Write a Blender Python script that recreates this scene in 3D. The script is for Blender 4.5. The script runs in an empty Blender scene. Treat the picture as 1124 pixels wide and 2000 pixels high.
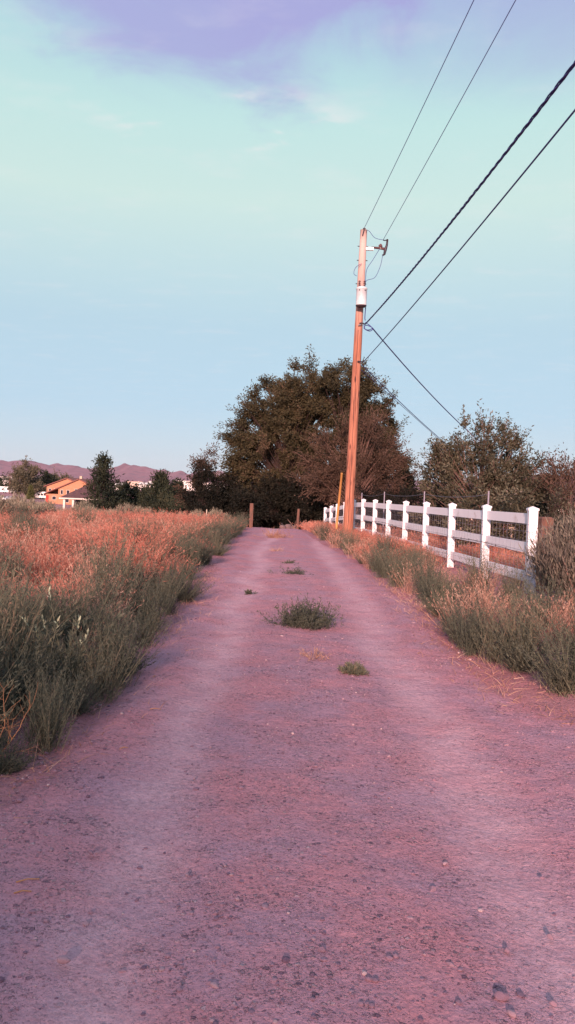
import bpy, bmesh, math, random
import numpy as np
from mathutils import Vector, Matrix, Euler

R = math.radians
scene = bpy.context.scene
COL = scene.collection

# ------------------------------------------------------------------ camera
cam_data = bpy.data.cameras.new('camera')
cam = bpy.data.objects.new('camera', cam_data)
COL.objects.link(cam)
cam_data.sensor_fit = 'VERTICAL'
cam_data.sensor_height = 36.0
cam_data.lens = 27.0
cam_data.clip_start = 0.05
cam_data.clip_end = 30000
cam.matrix_world = (Matrix.Translation((0, 0, 1.6)) @ Matrix.Rotation(R(90 - 1.72), 4, 'X')
                    @ Matrix.Rotation(R(2.2), 4, 'Z'))
scene.camera = cam

# ------------------------------------------------------------------ light
SUN_EL, SUN_AZ = 16.5, -9.0           # degrees; azimuth measured from straight behind the camera, positive to its right
sun_data = bpy.data.lights.new('sun', 'SUN')
sun = bpy.data.objects.new('sun', sun_data)
COL.objects.link(sun)
sun_data.energy = 5.0
sun_data.angle = R(4.0)
sun_data.color = (1.0, 0.68, 0.56)
sdir = Vector((math.sin(R(SUN_AZ)) * math.cos(R(SUN_EL)), -math.cos(R(SUN_AZ)) * math.cos(R(SUN_EL)), math.sin(R(SUN_EL))))
sun.rotation_euler = sdir.to_track_quat('Z', 'Y').to_euler()

world = bpy.data.worlds.new('World')
scene.world = world
world.use_nodes = True


def build_sky():
    nt = world.node_tree
    nt.nodes.clear()
    N, L = nt.nodes.new, nt.links.new
    out = N('ShaderNodeOutputWorld')
    bg = N('ShaderNodeBackground')
    bg.inputs['Strength'].default_value = 0.1
    sky = N('ShaderNodeTexSky')
    sky.sky_type = 'NISHITA'
    sky.sun_disc = False
    sky.sun_elevation = R(SUN_EL)
    sky.sun_rotation = R(180 - SUN_AZ)
    sky.air_density = 1.0
    sky.dust_density = 0.6
    sky.ozone_density = 2.0
    tc = N('ShaderNodeTexCoord')
    sep = N('ShaderNodeSeparateXYZ')
    L(tc.outputs['Generated'], sep.inputs[0])
    # clear evening sky, colour by height above the horizon, the same all round
    ramp = N('ShaderNodeValToRGB')
    cr = ramp.color_ramp
    stops = [(0.0, (4.2, 4.8, 5.8)), (0.10, (3.3, 4.6, 5.75)), (0.20, (3.5, 4.8, 5.5)), (0.343, (4.7, 6.0, 5.45)), (0.42, (4.2, 5.95, 5.6)),
             (0.48, (3.6, 5.4, 5.6)), (0.56, (2.9, 4.5, 5.6)), (1.0, (2.4, 3.3, 5.0))]
    while len(cr.elements) < len(stops):
        cr.elements.new(0.5)
    for e, (p, c) in zip(cr.elements, stops):
        e.position = p
        e.color = (c[0] / 10, c[1] / 10, c[2] / 10, 1)
    L(sep.outputs['Z'], ramp.inputs[0])
    sc10 = N('ShaderNodeVectorMath'); sc10.operation = 'SCALE'
    sc10.inputs['Scale'].default_value = 10.0
    L(ramp.outputs[0], sc10.inputs[0])
    mix = N('ShaderNodeMix'); mix.data_type = 'RGBA'
    mix.inputs['Factor'].default_value = 0.86
    L(sky.outputs[0], mix.inputs['A'])
    L(sc10.outputs[0], mix.inputs['B'])
    # flat cloud sheet: direction projected on a plane overhead
    zc = N('ShaderNodeMath'); zc.operation = 'MAXIMUM'; zc.inputs[1].default_value = 0.04
    L(sep.outputs['Z'], zc.inputs[0])
    dx = N('ShaderNodeMath'); dx.operation = 'DIVIDE'
    dy = N('ShaderNodeMath'); dy.operation = 'DIVIDE'
    L(sep.outputs['X'], dx.inputs[0]); L(zc.outputs[0], dx.inputs[1])
    L(sep.outputs['Y'], dy.inputs[0]); L(zc.outputs[0], dy.inputs[1])
    comb = N('ShaderNodeCombineXYZ')
    L(dx.outputs[0], comb.inputs[0]); L(dy.outputs[0], comb.inputs[1])
    warp = N('ShaderNodeTexNoise'); warp.inputs['Scale'].default_value = 2.6; warp.inputs['Detail'].default_value = 8; warp.inputs['Roughness'].default_value = 0.62; warp.inputs['Distortion'].default_value = 0.6
    L(comb.outputs[0], warp.inputs['Vector'])

    def m(op, a, b=None, c=None):
        n = N('ShaderNodeMath'); n.operation = op
        for i, v in enumerate((a, b, c)):
            if v is None:
                continue
            if hasattr(v, 'is_linked'):
                L(v, n.inputs[i])
            else:
                n.inputs[i].default_value = v
        return n.outputs[0]

    def blob(cx, cy, rx, ry, amp, lo, hi):
        ex = m('MULTIPLY', m('ADD', dx.outputs[0], -cx), 1.0 / rx)
        ey = m('MULTIPLY', m('ADD', dy.outputs[0], -cy), 1.0 / ry)
        r = m('SQRT', m('ADD', m('MULTIPLY', ex, ex), m('MULTIPLY', ey, ey)))
        r = m('ADD', r, m('MULTIPLY', m('ADD', warp.outputs[0], -0.5), amp))
        mr = N('ShaderNodeMapRange'); mr.interpolation_type = 'SMOOTHSTEP'
        mr.inputs['From Min'].default_value = hi; mr.inputs['From Max'].default_value = lo
        L(r, mr.inputs[0])
        return mr.outputs[0]

    c1 = blob(-0.21, 1.46, 0.48, 0.66, 1.3, 0.42, 1.02)
    c2 = blob(0.50, 1.40, 0.75, 0.56, 0.8, 0.2, 1.2)
    c3 = blob(-1.5, -0.6, 0.9, 0.7, 1.3, 0.5, 1.1)
    c4 = blob(0.8, -1.3, 1.1, 0.6, 1.3, 0.5, 1.1)
    veil = m('MINIMUM', m('ADD', m('ADD', m('MULTIPLY', c1, 0.85), m('MULTIPLY', c2, 0.62)), m('MULTIPLY', m('ADD', c3, c4), 0.8)), 0.92)
    mc = N('ShaderNodeMix'); mc.data_type = 'RGBA'
    mc.inputs['B'].default_value = (2.75, 2.7, 5.0, 1)
    L(veil, mc.inputs['Factor']); L(mix.outputs['Result'], mc.inputs['A'])
    # small cream wisps
    mp = N('ShaderNodeMapping'); mp.inputs['Scale'].default_value = (1.0, 1.5, 1.0); mp.inputs['Rotation'].default_value = (0, 0, 0.5)
    L(comb.outputs[0], mp.inputs[0])
    wn = N('ShaderNodeTexNoise'); wn.inputs['Scale'].default_value = 3.1; wn.inputs['Detail'].default_value = 7; wn.inputs['Roughness'].default_value = 0.62
    L(mp.outputs[0], wn.inputs['Vector'])
    wr = N('ShaderNodeMapRange'); wr.interpolation_type = 'SMOOTHSTEP'
    wr.inputs['From Min'].default_value = 0.50; wr.inputs['From Max'].default_value = 0.70
    L(wn.outputs[0], wr.inputs[0])
    near = blob(-0.22, 2.15, 0.38, 0.20, 0.7, 0.1, 1.2)
    wisp = m('MINIMUM', m('MULTIPLY', wr.outputs[0], m('ADD', m('MULTIPLY', near, 1.1), 0.12)), 0.6)
    mw = N('ShaderNodeMix'); mw.data_type = 'RGBA'
    mw.inputs['B'].default_value = (6.4, 5.9, 6.0, 1)
    L(wisp, mw.inputs['Factor']); L(mc.outputs['Result'], mw.inputs['A'])
    L(mw.outputs['Result'], bg.inputs['Color'])
    L(bg.outputs[0], out.inputs[0])


build_sky()

# ------------------------------------------------------------------ render settings
scene.view_settings.view_transform = 'Standard'
scene.view_settings.look = 'None'
scene.view_settings.exposure = 0.55
scene.view_settings.gamma = 1.0
scene.view_settings.use_curve_mapping = False
scene.cycles.use_denoising = True
scene.cycles.max_bounces = 6
scene.cycles.transparent_max_bounces = 8
scene.cycles.volume_bounces = 0

# ------------------------------------------------------------------ helpers
rng = np.random.default_rng(7)


def tag(o, label=None, cat=None, group=None, kind=None):
    if label: o['label'] = label
    if cat: o['category'] = cat
    if group: o['group'] = group
    if kind: o['kind'] = kind
    return o


def empty(name, loc=(0, 0, 0), rz=0.0, label=None, cat=None, group=None):
    o = bpy.data.objects.new(name, None)
    COL.objects.link(o)
    o.location = loc
    o.rotation_euler = (0, 0, rz)
    o.empty_display_size = 0.2
    return tag(o, label, cat, group)


def link(name, me, parent=None, loc=None):
    o = bpy.data.objects.new(name, me)
    COL.objects.link(o)
    if parent: o.parent = parent
    if loc is not None: o.location = loc
    return o


def copy_tree(o, parent=None):
    c = o.copy()
    COL.objects.link(c)
    c.parent = parent
    for ch in list(o.children):
        copy_tree(ch, c)
    return c


class MB:
    """collects quads and triangles, builds one mesh"""
    def __init__(self):
        self.v, self.f, self.a, self.n = [], [], [], 0

    def add(self, V, F, rnd=0.5):
        V = np.asarray(V, float).reshape(-1, 3)
        self.v.append(V)
        for f in F:
            self.f.append((np.asarray(f, int).reshape(-1, len(f[0])) if len(f) else None, self.n))
        r = np.broadcast_to(np.asarray(rnd, float), (len(V),)) if np.ndim(rnd) < 2 else rnd
        self.a.append(r)
        self.n += len(V)
        return self

    def box(self, c, s, rz=0.0, bev=0.0, top=1.0):
        x, y, z = s[0] / 2, s[1] / 2, s[2] / 2
        V = np.array([(-x, -y, -z), (x, -y, -z), (x, y, -z), (-x, y, -z), (-x * top, -y * top, z), (x * top, -y * top, z), (x * top, y * top, z), (-x * top, y * top, z)])
        if rz:
            ca, sa = math.cos(rz), math.sin(rz)
            V = V @ np.array([[ca, sa, 0], [-sa, ca, 0], [0, 0, 1]])
        V = V + np.array(c)
        return self.add(V, [[(0, 3, 2, 1), (4, 5, 6, 7), (0, 1, 5, 4), (1, 2, 6, 5), (2, 3, 7, 6), (3, 0, 4, 7)]])

    def prism(self, P, D):
        """polygon P (n,3) swept by vector D"""
        P = np.asarray(P, float); n = len(P)
        V = np.vstack([P, P + np.asarray(D, float)])
        Q = [(i, (i + 1) % n, (i + 1) % n + n, i + n) for i in range(n)]
        self.add(V, [Q])
        k = self.n - 2 * n
        self.f.append((np.array([list(range(n))[::-1]]), k))
        self.f.append((np.array([[i + n for i in range(n)]]), k))
        return self

    def tube(self, P, rad, sides=6, rnd=0.5, cap=True):
        P = np.asarray(P, float); n = len(P)
        rad = np.broadcast_to(np.asarray(rad, float), (n,))
        T = np.gradient(P, axis=0)
        T /= np.linalg.norm(T, axis=1)[:, None] + 1e-9
        ref = np.array([0, 0, 1.0]) if abs(T[:, 2]).mean() < 0.85 else np.array([1.0, 0, 0])
        A = np.cross(T, ref); A /= np.linalg.norm(A, axis=1)[:, None] + 1e-9
        B = np.cross(T, A)
        ang = np.linspace(0, 2 * np.pi, sides, endpoint=False)
        V = P[:, None, :] + rad[:, None, None] * (np.cos(ang)[None, :, None] * A[:, None, :] + np.sin(ang)[None, :, None] * B[:, None, :])
        i, j = np.meshgrid(np.arange(n - 1), np.arange(sides), indexing='ij')
        j2 = (j + 1) % sides
        Q = np.stack([i * sides + j, i * sides + j2, (i + 1) * sides + j2, (i + 1) * sides + j], -1).reshape(-1, 4)
        self.add(V.reshape(-1, 3), [Q], rnd)
        if cap and sides > 2:
            k = self.n - n * sides
            self.f.append((np.array([list(range(sides))]), k))
            self.f.append((np.array([[(n - 1) * sides + s for s in range(sides)][::-1]]), k))
        return self

    def mesh(self, name, mat, smooth=False):
        me = bpy.data.meshes.new(name)
        V = np.vstack(self.v)
        faces = [f + off for f, off in self.f if f is not None]
        loops = np.concatenate([f.reshape(-1) for f in faces])
        sizes = np.concatenate([np.full(len(f), f.shape[1]) for f in faces])
        me.vertices.add(len(V)); me.vertices.foreach_set('co', V.astype(np.float32).reshape(-1))
        me.loops.add(len(loops)); me.loops.foreach_set('vertex_index', loops.astype(np.int32))
        me.polygons.add(len(sizes))
        me.polygons.foreach_set('loop_start', np.concatenate([[0], np.cumsum(sizes)[:-1]]).astype(np.int32))
        me.update(calc_edges=True)
        at = me.attributes.new('rnd', 'FLOAT', 'POINT')
        at.data.foreach_set('value', np.concatenate(self.a).astype(np.float32))
        me.polygons.foreach_set('use_smooth', np.full(len(sizes), bool(smooth)))
        for m_ in (mat if isinstance(mat, (list, tuple)) else [mat]):
            me.materials.append(m_)
        me.validate()
        return me

    def build(self, name, mat, parent=None, smooth=False, loc=None):
        return link(name, self.mesh(name, mat, smooth), parent, loc)


def smooth(a, b, x):
    t = np.clip((np.asarray(x, float) - a) / (b - a), 0, 1)
    return t * t * (3 - 2 * t)


_lat = np.random.default_rng(3).random((256, 256))


def vnoise(x, y):
    x = np.asarray(x, float); y = np.asarray(y, float)
    xi = np.floor(x).astype(int); yi = np.floor(y).astype(int)
    fx = x - xi; fy = y - yi
    fx = fx * fx * (3 - 2 * fx); fy = fy * fy * (3 - 2 * fy)
    g = lambda a, b: _lat[a & 255, b & 255]
    return (g(xi, yi) * (1 - fx) + g(xi + 1, yi) * fx) * (1 - fy) + (g(xi, yi + 1) * (1 - fx) + g(xi + 1, yi + 1) * fx) * fy


def fbm(x, y, o=4):
    s, a, t = 0, 0.5, 0
    for k in range(o):
        s = s + a * vnoise(x * 2 ** k + 17 * k, y * 2 ** k + 31 * k); t += a; a *= 0.5
    return s / t


# road edges as (distance along the road, x)
LE = np.array([(-8, -3.6), (1.5, -3.0), (3.0, -2.3), (3.8, -1.55), (6.1, -1.46), (7.3, -1.53), (10.7, -1.50), (14.9, -1.58), (20, -1.6), (27.7, -1.68), (40, -1.9), (70, -4)])
RE = np.array([(-8, 4.0), (3.5, 3.5), (5.2, 2.6), (6.3, 1.95), (8.2, 1.93), (10.7, 2.08), (12.8, 1.95), (18.5, 1.74), (23.5, 1.3), (29.4, 0.8), (40, 0.6), (70, -1.6)])


def edges(y):
    return np.interp(y, LE[:, 0], LE[:, 1]), np.interp(y, RE[:, 0], RE[:, 1])


def H(x, y):
    x = np.asarray(x, float); y = np.asarray(y, float)
    t = np.maximum(0, y - 29)
    z = -6.2 * (1 - np.exp(-(t / 75) ** 1.3))
    z = z + 0.22 * smooth(1.9, 3.0, x) * (1 - smooth(20, 34, y)) * smooth(-12, 2, y)
    z = z - 1.1 * smooth(4.5, 9, x) * smooth(14, 38, y) * (1 - smooth(60, 120, y))
    z = z + 0.10 * smooth(-1.7, -2.6, x) * (1 - smooth(22, 40, y)) * smooth(2, 6, y)
    z = z + (fbm(x * 0.35 + 9, y * 0.35 + 5) - 0.5) * 0.16 * smooth(0.4, 2.5, np.abs(x - 0.2)) * (1 - smooth(60, 200, y))
    return z


def Hf(x, y):
    return float(H(x, y))


# ------------------------------------------------------------------ materials
MATS = {}


def mat(name, base=(0.5, 0.5, 0.5), rough=0.8, metal=0.0, spec=0.3, var=0.0, vscale=8.0, bump=0.0, bscale=40.0, base2=None, ramp=None,
        attr=False, trans=0.0, stretch=None, detail=5, tone=0.22):
    if name in MATS:
        return MATS[name]
    m = bpy.data.materials.new(name); m.use_nodes = True
    nt = m.node_tree; b = nt.nodes['Principled BSDF']
    N, L = nt.nodes.new, nt.links.new
    b.inputs['Roughness'].default_value = rough
    b.inputs['Metallic'].default_value = metal
    b.inputs['Specular IOR Level'].default_value = spec
    b.inputs['Base Color'].default_value = (*base, 1)
    vec = None
    if stretch or base2 or bump or ramp:
        tc = N('ShaderNodeTexCoord')
        mp = N('ShaderNodeMapping')
        if stretch: mp.inputs['Scale'].default_value = stretch
        L(tc.outputs['Object'], mp.inputs[0]); vec = mp.outputs[0]
    col = None
    if attr:
        at = N('ShaderNodeAttribute'); at.attribute_name = 'rnd'
        oi = N('ShaderNodeObjectInfo')
        ad = N('ShaderNodeMath'); ad.operation = 'MULTIPLY_ADD'
        ad.inputs[1].default_value = tone; L(oi.outputs['Random'], ad.inputs[0]); 
        sb = N('ShaderNodeMath'); sb.operation = 'ADD'; sb.inputs[1].default_value = -tone / 2
        L(at.outputs['Fac'], sb.inputs[0]); L(sb.outputs[0], ad.inputs[2])
        fac = ad.outputs[0]
    elif base2 or ramp:
        nz = N('ShaderNodeTexNoise'); nz.inputs['Scale'].default_value = vscale; nz.inputs['Detail'].default_value = detail
        nz.inputs['Roughness'].default_value = 0.6
        L(vec, nz.inputs['Vector'])
        fac = nz.outputs[0]
    if attr or base2 or ramp:
        cr = N('ShaderNodeValToRGB')
        st = ramp or [(0.35, base), (0.65, base2)]
        while len(cr.color_ramp.elements) < len(st): cr.color_ramp.elements.new(0.5)
        for e, (p, c) in zip(cr.color_ramp.elements, st):
            e.position = p; e.color = (*c, 1)
        L(fac, cr.inputs[0]); col = cr.outputs[0]
        L(col, b.inputs['Base Color'])
    if bump:
        bz = N('ShaderNodeTexNoise'); bz.inputs['Scale'].default_value = bscale; bz.inputs['Detail'].default_value = 4
        L(vec, bz.inputs['Vector'])
        bm_ = N('ShaderNodeBump'); bm_.inputs['Strength'].default_value = bump; bm_.inputs['Distance'].default_value = 0.02
        L(bz.outputs[0], bm_.inputs['Height']); L(bm_.outputs[0], b.inputs['Normal'])
    if trans:
        tr = N('ShaderNodeBsdfTranslucent'); mx = N('ShaderNodeMixShader')
        mx.inputs[0].default_value = trans
        if col: L(col, tr.inputs[0])
        else: tr.inputs[0].default_value = (*base, 1)
        L(b.outputs[0], mx.inputs[1]); L(tr.outputs[0], mx.inputs[2])
        L(mx.outputs[0], nt.nodes['Material Output'].inputs[0])
    MATS[name] = m
    return m


def ground_material(name, road):
    m = bpy.data.materials.new(name); m.use_nodes = True
    nt = m.node_tree; b = nt.nodes['Principled BSDF']; N, L = nt.nodes.new, nt.links.new
    b.inputs['Roughness'].default_value = 0.95; b.inputs['Specular IOR Level'].default_value = 0.15
    tc = N('ShaderNodeTexCoord'); pos = tc.outputs['Object']

    def noise(s, d=5, r=0.6, v=None):
        n = N('ShaderNodeTexNoise'); n.inputs['Scale'].default_value = s; n.inputs['Detail'].default_value = d; n.inputs['Roughness'].default_value = r
        L(v or pos, n.inputs['Vector']); return n.outputs[0]

    def rng_(x, a, c, lo=0, hi=1):
        n = N('ShaderNodeMapRange'); n.interpolation_type = 'SMOOTHSTEP'
        n.inputs['From Min'].default_value = a; n.inputs['From Max'].default_value = c
        n.inputs['To Min'].default_value = lo; n.inputs['To Max'].default_value = hi
        L(x, n.inputs[0]); return n.outputs[0]

    def mix(f, a, c, bl='MIX'):
        n = N('ShaderNodeMix'); n.data_type = 'RGBA'; n.blend_type = bl
        if hasattr(f, 'is_linked'): L(f, n.inputs['Factor'])
        else: n.inputs['Factor'].default_value = f
        for k, v in (('A', a), ('B', c)):
            if hasattr(v, 'is_linked'): L(v, n.inputs[k])
            else: n.inputs[k].default_value = (*v, 1)
        return n.outputs['Result']

    def math_(op, a, c):
        n = N('ShaderNodeMath'); n.operation = op
        for i, v in enumerate((a, c)):
            if hasattr(v, 'is_linked'): L(v, n.inputs[i])
            else: n.inputs[i].default_value = v
        return n.outputs[0]

    dirt, grit, pale = (0.66, 0.27, 0.31), (0.54, 0.285, 0.36), (0.75, 0.43, 0.49)
    soil = mix(rng_(noise(0.9, 5), 0.35, 0.65), (0.56, 0.20, 0.22), (0.48, 0.22, 0.26))
    loose = rng_(noise(1.4, 5, 0.65), 0.36, 0.64)
    col = mix(loose, dirt, grit)
    track = 0.0
    if road:
        sx = N('ShaderNodeSeparateXYZ'); L(pos, sx.inputs[0])
        wob = math_('MULTIPLY', math_('SUBTRACT', noise(0.35, 2), 0.5), 0.9)
        xx = math_('ADD', sx.outputs['X'], wob)
        # two wheel tracks, worn smooth
        t1 = rng_(math_('ABSOLUTE', math_('ADD', xx, 0.62), 0), 0.36, 0.02)
        t2 = rng_(math_('ABSOLUTE', math_('ADD', xx, -1.05), 0), 0.38, 0.02)
        track = math_('MAXIMUM', t1, t2)
        col = mix(math_('MULTIPLY', track, rng_(noise(2.5, 4), 0.25, 0.65, 0.2, 0.8)), col, pale)
        at = N('ShaderNodeAttribute'); at.attribute_name = 'rnd'
        col = mix(rng_(math_('ADD', at.outputs['Fac'], math_('MULTIPLY', math_('SUBTRACT', noise(3.0, 4), 0.5), 0.5)), 0.55, 0.05), col, soil)
    else:
        col = mix(rng_(noise(0.012, 4), 0.4, 0.62), soil, (0.33, 0.20, 0.17))
    fine = rng_(noise(38, 4, 0.75), 0.30, 0.70)
    col = mix(math_('MULTIPLY', fine, 0.36), col, (0.24, 0.105, 0.14))
    patch = rng_(noise(3.2, 4, 0.7), 0.38, 0.66)
    # grit: small pale and dark stones in loose patches, edges bent so that no two look alike
    wv = N('ShaderNodeTexNoise'); wv.inputs['Scale'].default_value = 70; wv.inputs['Detail'].default_value = 2; L(pos, wv.inputs['Vector'])
    wm = N('ShaderNodeVectorMath'); wm.operation = 'MULTIPLY_ADD'; L(wv.outputs['Color'], wm.inputs[0]); wm.inputs[1].default_value = (.022, .022, .022); L(pos, wm.inputs[2])
    spots = None
    for sc_, thr, tone in ((38, 0.80, 0.8), (75, 0.66, 0.65), (140, 0.50, 0.5)):
        vo = N('ShaderNodeTexVoronoi'); vo.inputs['Scale'].default_value = sc_; L(wm.outputs[0], vo.inputs['Vector'])
        sp_ = N('ShaderNodeSeparateColor'); L(vo.outputs['Color'], sp_.inputs[0])
        spot = math_('MULTIPLY', rng_(vo.outputs['Distance'], 0.50, 0.28), rng_(math_('ADD', sp_.outputs[0], math_('MULTIPLY', math_('SUBTRACT', patch, 0.5), 0.35)), thr, thr + 0.12))
        stone = mix(rng_(sp_.outputs[1], 0.2, 1.0), (0.17, 0.09, 0.14), (0.66, 0.40, 0.44))
        if road: spot = math_('MULTIPLY', spot, math_('SUBTRACT', 1.0, math_('MULTIPLY', track, 0.6)))
        col = mix(math_('MULTIPLY', spot, tone), col, stone)
        spots = spot if spots is None else math_('ADD', spots, math_('MULTIPLY', spot, 0.5))
    h = math_('ADD', math_('ADD', math_('MULTIPLY', spots, 0.8), math_('MULTIPLY', noise(30, 5, 0.7), 1.0)), math_('MULTIPLY', noise(6, 4), 1.6))
    bs, bd = 0.9, 0.019
    L(col, b.inputs['Base Color'])
    bm_ = N('ShaderNodeBump'); bm_.inputs['Strength'].default_value = bs; bm_.inputs['Distance'].default_value = bd
    L(h, bm_.inputs['Height']); L(bm_.outputs[0], b.inputs['Normal'])
    return m


# ------------------------------------------------------------------ setting: ground, road, hills
def grid_mesh(X, Y, Z):
    ny, nx = X.shape
    V = np.stack([X, Y, Z], -1).reshape(-1, 3)
    i, j = np.meshgrid(np.arange(ny - 1), np.arange(nx - 1), indexing='ij')
    Q = np.stack([i * nx + j, i * nx + j + 1, (i + 1) * nx + j + 1, (i + 1) * nx + j], -1).reshape(-1, 4)
    return MB().add(V, [Q])


def build_ground():
    def axis(fine, step, far, n):
        a = np.arange(0, fine + 1e-6, step)
        b = np.geomspace(fine, far, n)[1:]
        return np.concatenate([a, b])
    xr = axis(12, 0.22, 9000, 60)
    xs = np.concatenate([-xr[::-1][:-1], xr])
    yf = axis(50, 0.3, 16000, 70)
    yb = -axis(30, 1.0, 4000, 25)[::-1][:-1]
    ys = np.concatenate([yb, yf])
    X, Y = np.meshgrid(xs, ys)
    Z = H(X, Y)
    l, r = edges(Y)
    ins = smooth(0.15, 0.55, X - l) * smooth(0.15, 0.55, r - X) * (Y < 68) * (Y > -7.5)
    Z = Z - 0.07 * ins
    o = grid_mesh(X, Y, Z).build('ground', ground_material('dry_soil', False), smooth=True)
    tag(o, 'dry reddish soil of the open field and valley', 'ground', kind='structure')
    ys = np.concatenate([np.arange(-7.5, 8, 0.06), np.arange(8, 20, 0.12), np.arange(20, 68, 0.35)])
    s = np.linspace(0, 1, 90)
    S, Y = np.meshgrid(s, ys)
    l, r = edges(Y)
    l = l + 0.30 * (fbm(Y * 0.9 + 3, Y * 0 + 2.5) - 0.5); r = r + 0.30 * (fbm(Y * 0.9 + 40, Y * 0 + 7.5) - 0.5)
    X = l + (r - l) * S
    rel = 0.018 * (fbm(X * 2.1, Y * 1.3) - 0.5) + 0.012 * (fbm(X * 9, Y * 9, 3) - 0.5)
    rel = rel - 0.022 * np.exp(-((X + 0.62) / 0.28) ** 2) - 0.022 * np.exp(-((X - 1.05) / 0.30) ** 2) + 0.012 * np.exp(-((X - 0.2) / 0.4) ** 2)
    edge = smooth(0, 0.10, S) * smooth(0, 0.10, 1 - S)
    Z = H(X, Y) + 0.004 + rel * edge - 0.03 * (1 - edge)
    gm = grid_mesh(X, Y, Z)
    gm.a = [(np.minimum(S, 1 - S) / 0.22).clip(0, 1).reshape(-1)]
    o = gm.build('gravel_road', ground_material('gravel_road', True), smooth=True)
    tag(o, 'mauve gravel track with two worn wheel lines running to the trees', 'road', kind='structure')


build_ground()


def build_hills():
    m = mat('hill_slope', ramp=[(0.30, (0.27, 0.125, 0.16)), (0.5, (0.34, 0.165, 0.20)), (0.66, (0.23, 0.13, 0.165)), (0.8, (0.44, 0.28, 0.28))], rough=1, spec=0.0, vscale=0.012, detail=9, bump=1.0, bscale=0.02)

    def ridge(name, label, d, xs_m, hts, depth, seed, amp):
        xs = np.linspace(xs_m[0], xs_m[-1], 900)
        hh = np.interp(xs, xs_m, hts)
        ts = np.linspace(0, 1, 60)
        X, T = np.meshgrid(xs, ts)
        prof = np.where(T < 0.6, (T / 0.6) ** 1.25, 1 - ((T - 0.6) / 0.4) ** 1.4)
        nz = fbm(X / 420 + seed, T * 2.6 + seed, 5) - 0.5
        gul = np.abs(fbm(X / 160 + seed * 3, T * 1.0 + seed, 4) - 0.5)
        Z = -7 + (hh[None, :] + 7) * prof * (1 + amp * (nz * 1.3 - gul * 2.2) * (4 * T * (1 - T)))
        Y = d - depth * 0.6 + depth * T + 120 * nz
        o = grid_mesh(X, Y, Z).build(name, m, smooth=True)
        tag(o, label, 'hills', kind='structure')

    D = 5200.0
    k = D / 1500.0
    # ridge outline: sideways angle and height above eye level, both in metres at that distance
    prof = [(-1500, 52), (-1100, 40), (-700, 50), (-562, 39), (-530, 41.5), (-500, 35), (-470, 32.5), (-445, 35), (-410, 31), (-380, 33), (-335, 41), (-300, 37.5), (-265, 34), (-240, 28.5),
            (-212, 29.5), (-185, 27.5), (-150, 23), (-100, 22), (0, 30), (150, 20), (350, 26), (600, 20), (900, 34), (1500, 40)]
    ridge('hills', 'long low pinkish desert ridge beyond the town', D, [a * k for a, _ in prof], [b * k + 1.6 for _, b in prof], 2000, 4.2, 0.5)
    D2 = 12500.0
    k = D2 / 1500.0
    prof = [(-2000, 20), (-500, 20), (-230, 22), (-190, 27), (-160, 34), (-140, 31), (-110, 26), (0, 20), (200, 30), (600, 18), (2000, 26)]
    ridge('far_ridge', 'pale blue mountain ridge farthest away', D2, [a * k for a, _ in prof], [b * k + 1.6 for _, b in prof], 2500, 9.1, 0.4)


build_hills()

# ------------------------------------------------------------------ white rail fence
FK = [(3.52 - 0.075 * 2.0 * k, 11 + 2.0 * k) for k in range(13)]
FG = np.interp(np.arange(13), [0, 7, 8, 9, 10, 12], [0.22, 0.11, 0.055, -0.06, -0.18, -0.43])


def build_white_fence():
    root = empty('rail_fence', (FK[0][0], FK[0][1], FG[0]), 0, 'white three rail vinyl fence with capped posts beside the track', 'fence')
    white = mat('white_vinyl', rough=0.45, spec=0.4, ramp=[(0.28, (0.62, 0.50, 0.50)), (0.40, (0.84, 0.75, 0.80)), (0.7, (0.87, 0.78, 0.83))], vscale=4.5, detail=7)
    O = np.array([FK[0][0], FK[0][1], FG[0]])
    ang = math.atan2(-0.15, 2.0)
    pm = MB().box((0, 0, 0.46), (0.127, 0.127, 1.5)).mesh('post', white)
    cb = MB()
    cb.box((0, 0, 1.219), (0.15, 0.15, 0.03))
    cb.add([(-.075, -.075, 1.234), (.075, -.075, 1.234), (.075, .075, 1.234), (-.075, .075, 1.234), (0, 0, 1.268)], [[(0, 1, 4), (1, 2, 4), (2, 3, 4), (3, 0, 4)]])
    cm = cb.mesh('post_cap', white)
    r2 = np.random.default_rng(5)
    for k in range(13):
        p = np.array([*FK[k], FG[k]])
        o = link('post', pm, root, tuple(p - O))
        o.rotation_euler = (r2.normal(0, .006), r2.normal(0, .006), ang * -1 * -1)
        c = link('post_cap', cm, o)
        if k == 12: continue
        q = np.array([*FK[k + 1], FG[k + 1]])
        d = q - p; dn = d / np.linalg.norm(d)
        a, b = p + dn * 0.0645, q - dn * 0.0645
        nx = np.cross(dn, (0, 0, 1)); nx /= np.linalg.norm(nx)
        for h in (1.085, 0.66, 0.235):
            hh = h + r2.normal(0, .006)
            P = [a + nx * s * 0.02 + np.array([0, 0, hh + v * 0.075]) - O for s, v in ((-1, -1), (1, -1), (1, 1), (-1, 1))]
            MB().prism(P, b - a).build('rail', white, root)
    # dark board post standing right behind the end post
    bp = empty('wooden_post', (3.86, 11.5, 0.2), 0.1, 'short weathered brown timber post behind the end of the white fence', 'post')
    wood = mat('brown_timber', (0.20, 0.09, 0.065), base2=(0.11, 0.055, 0.05), rough=0.9, vscale=5, stretch=(6, 6, 0.6), bump=0.3)
    MB().box((0, 0, 0.35), (0.19, 0.19, 1.5)).build('post_shaft', wood, bp)
    b = MB().box((0, 0, 1.115), (0.2, 0.2, 0.03), top=0.7)
    b.build('post_top', wood, bp)


build_white_fence()


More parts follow.
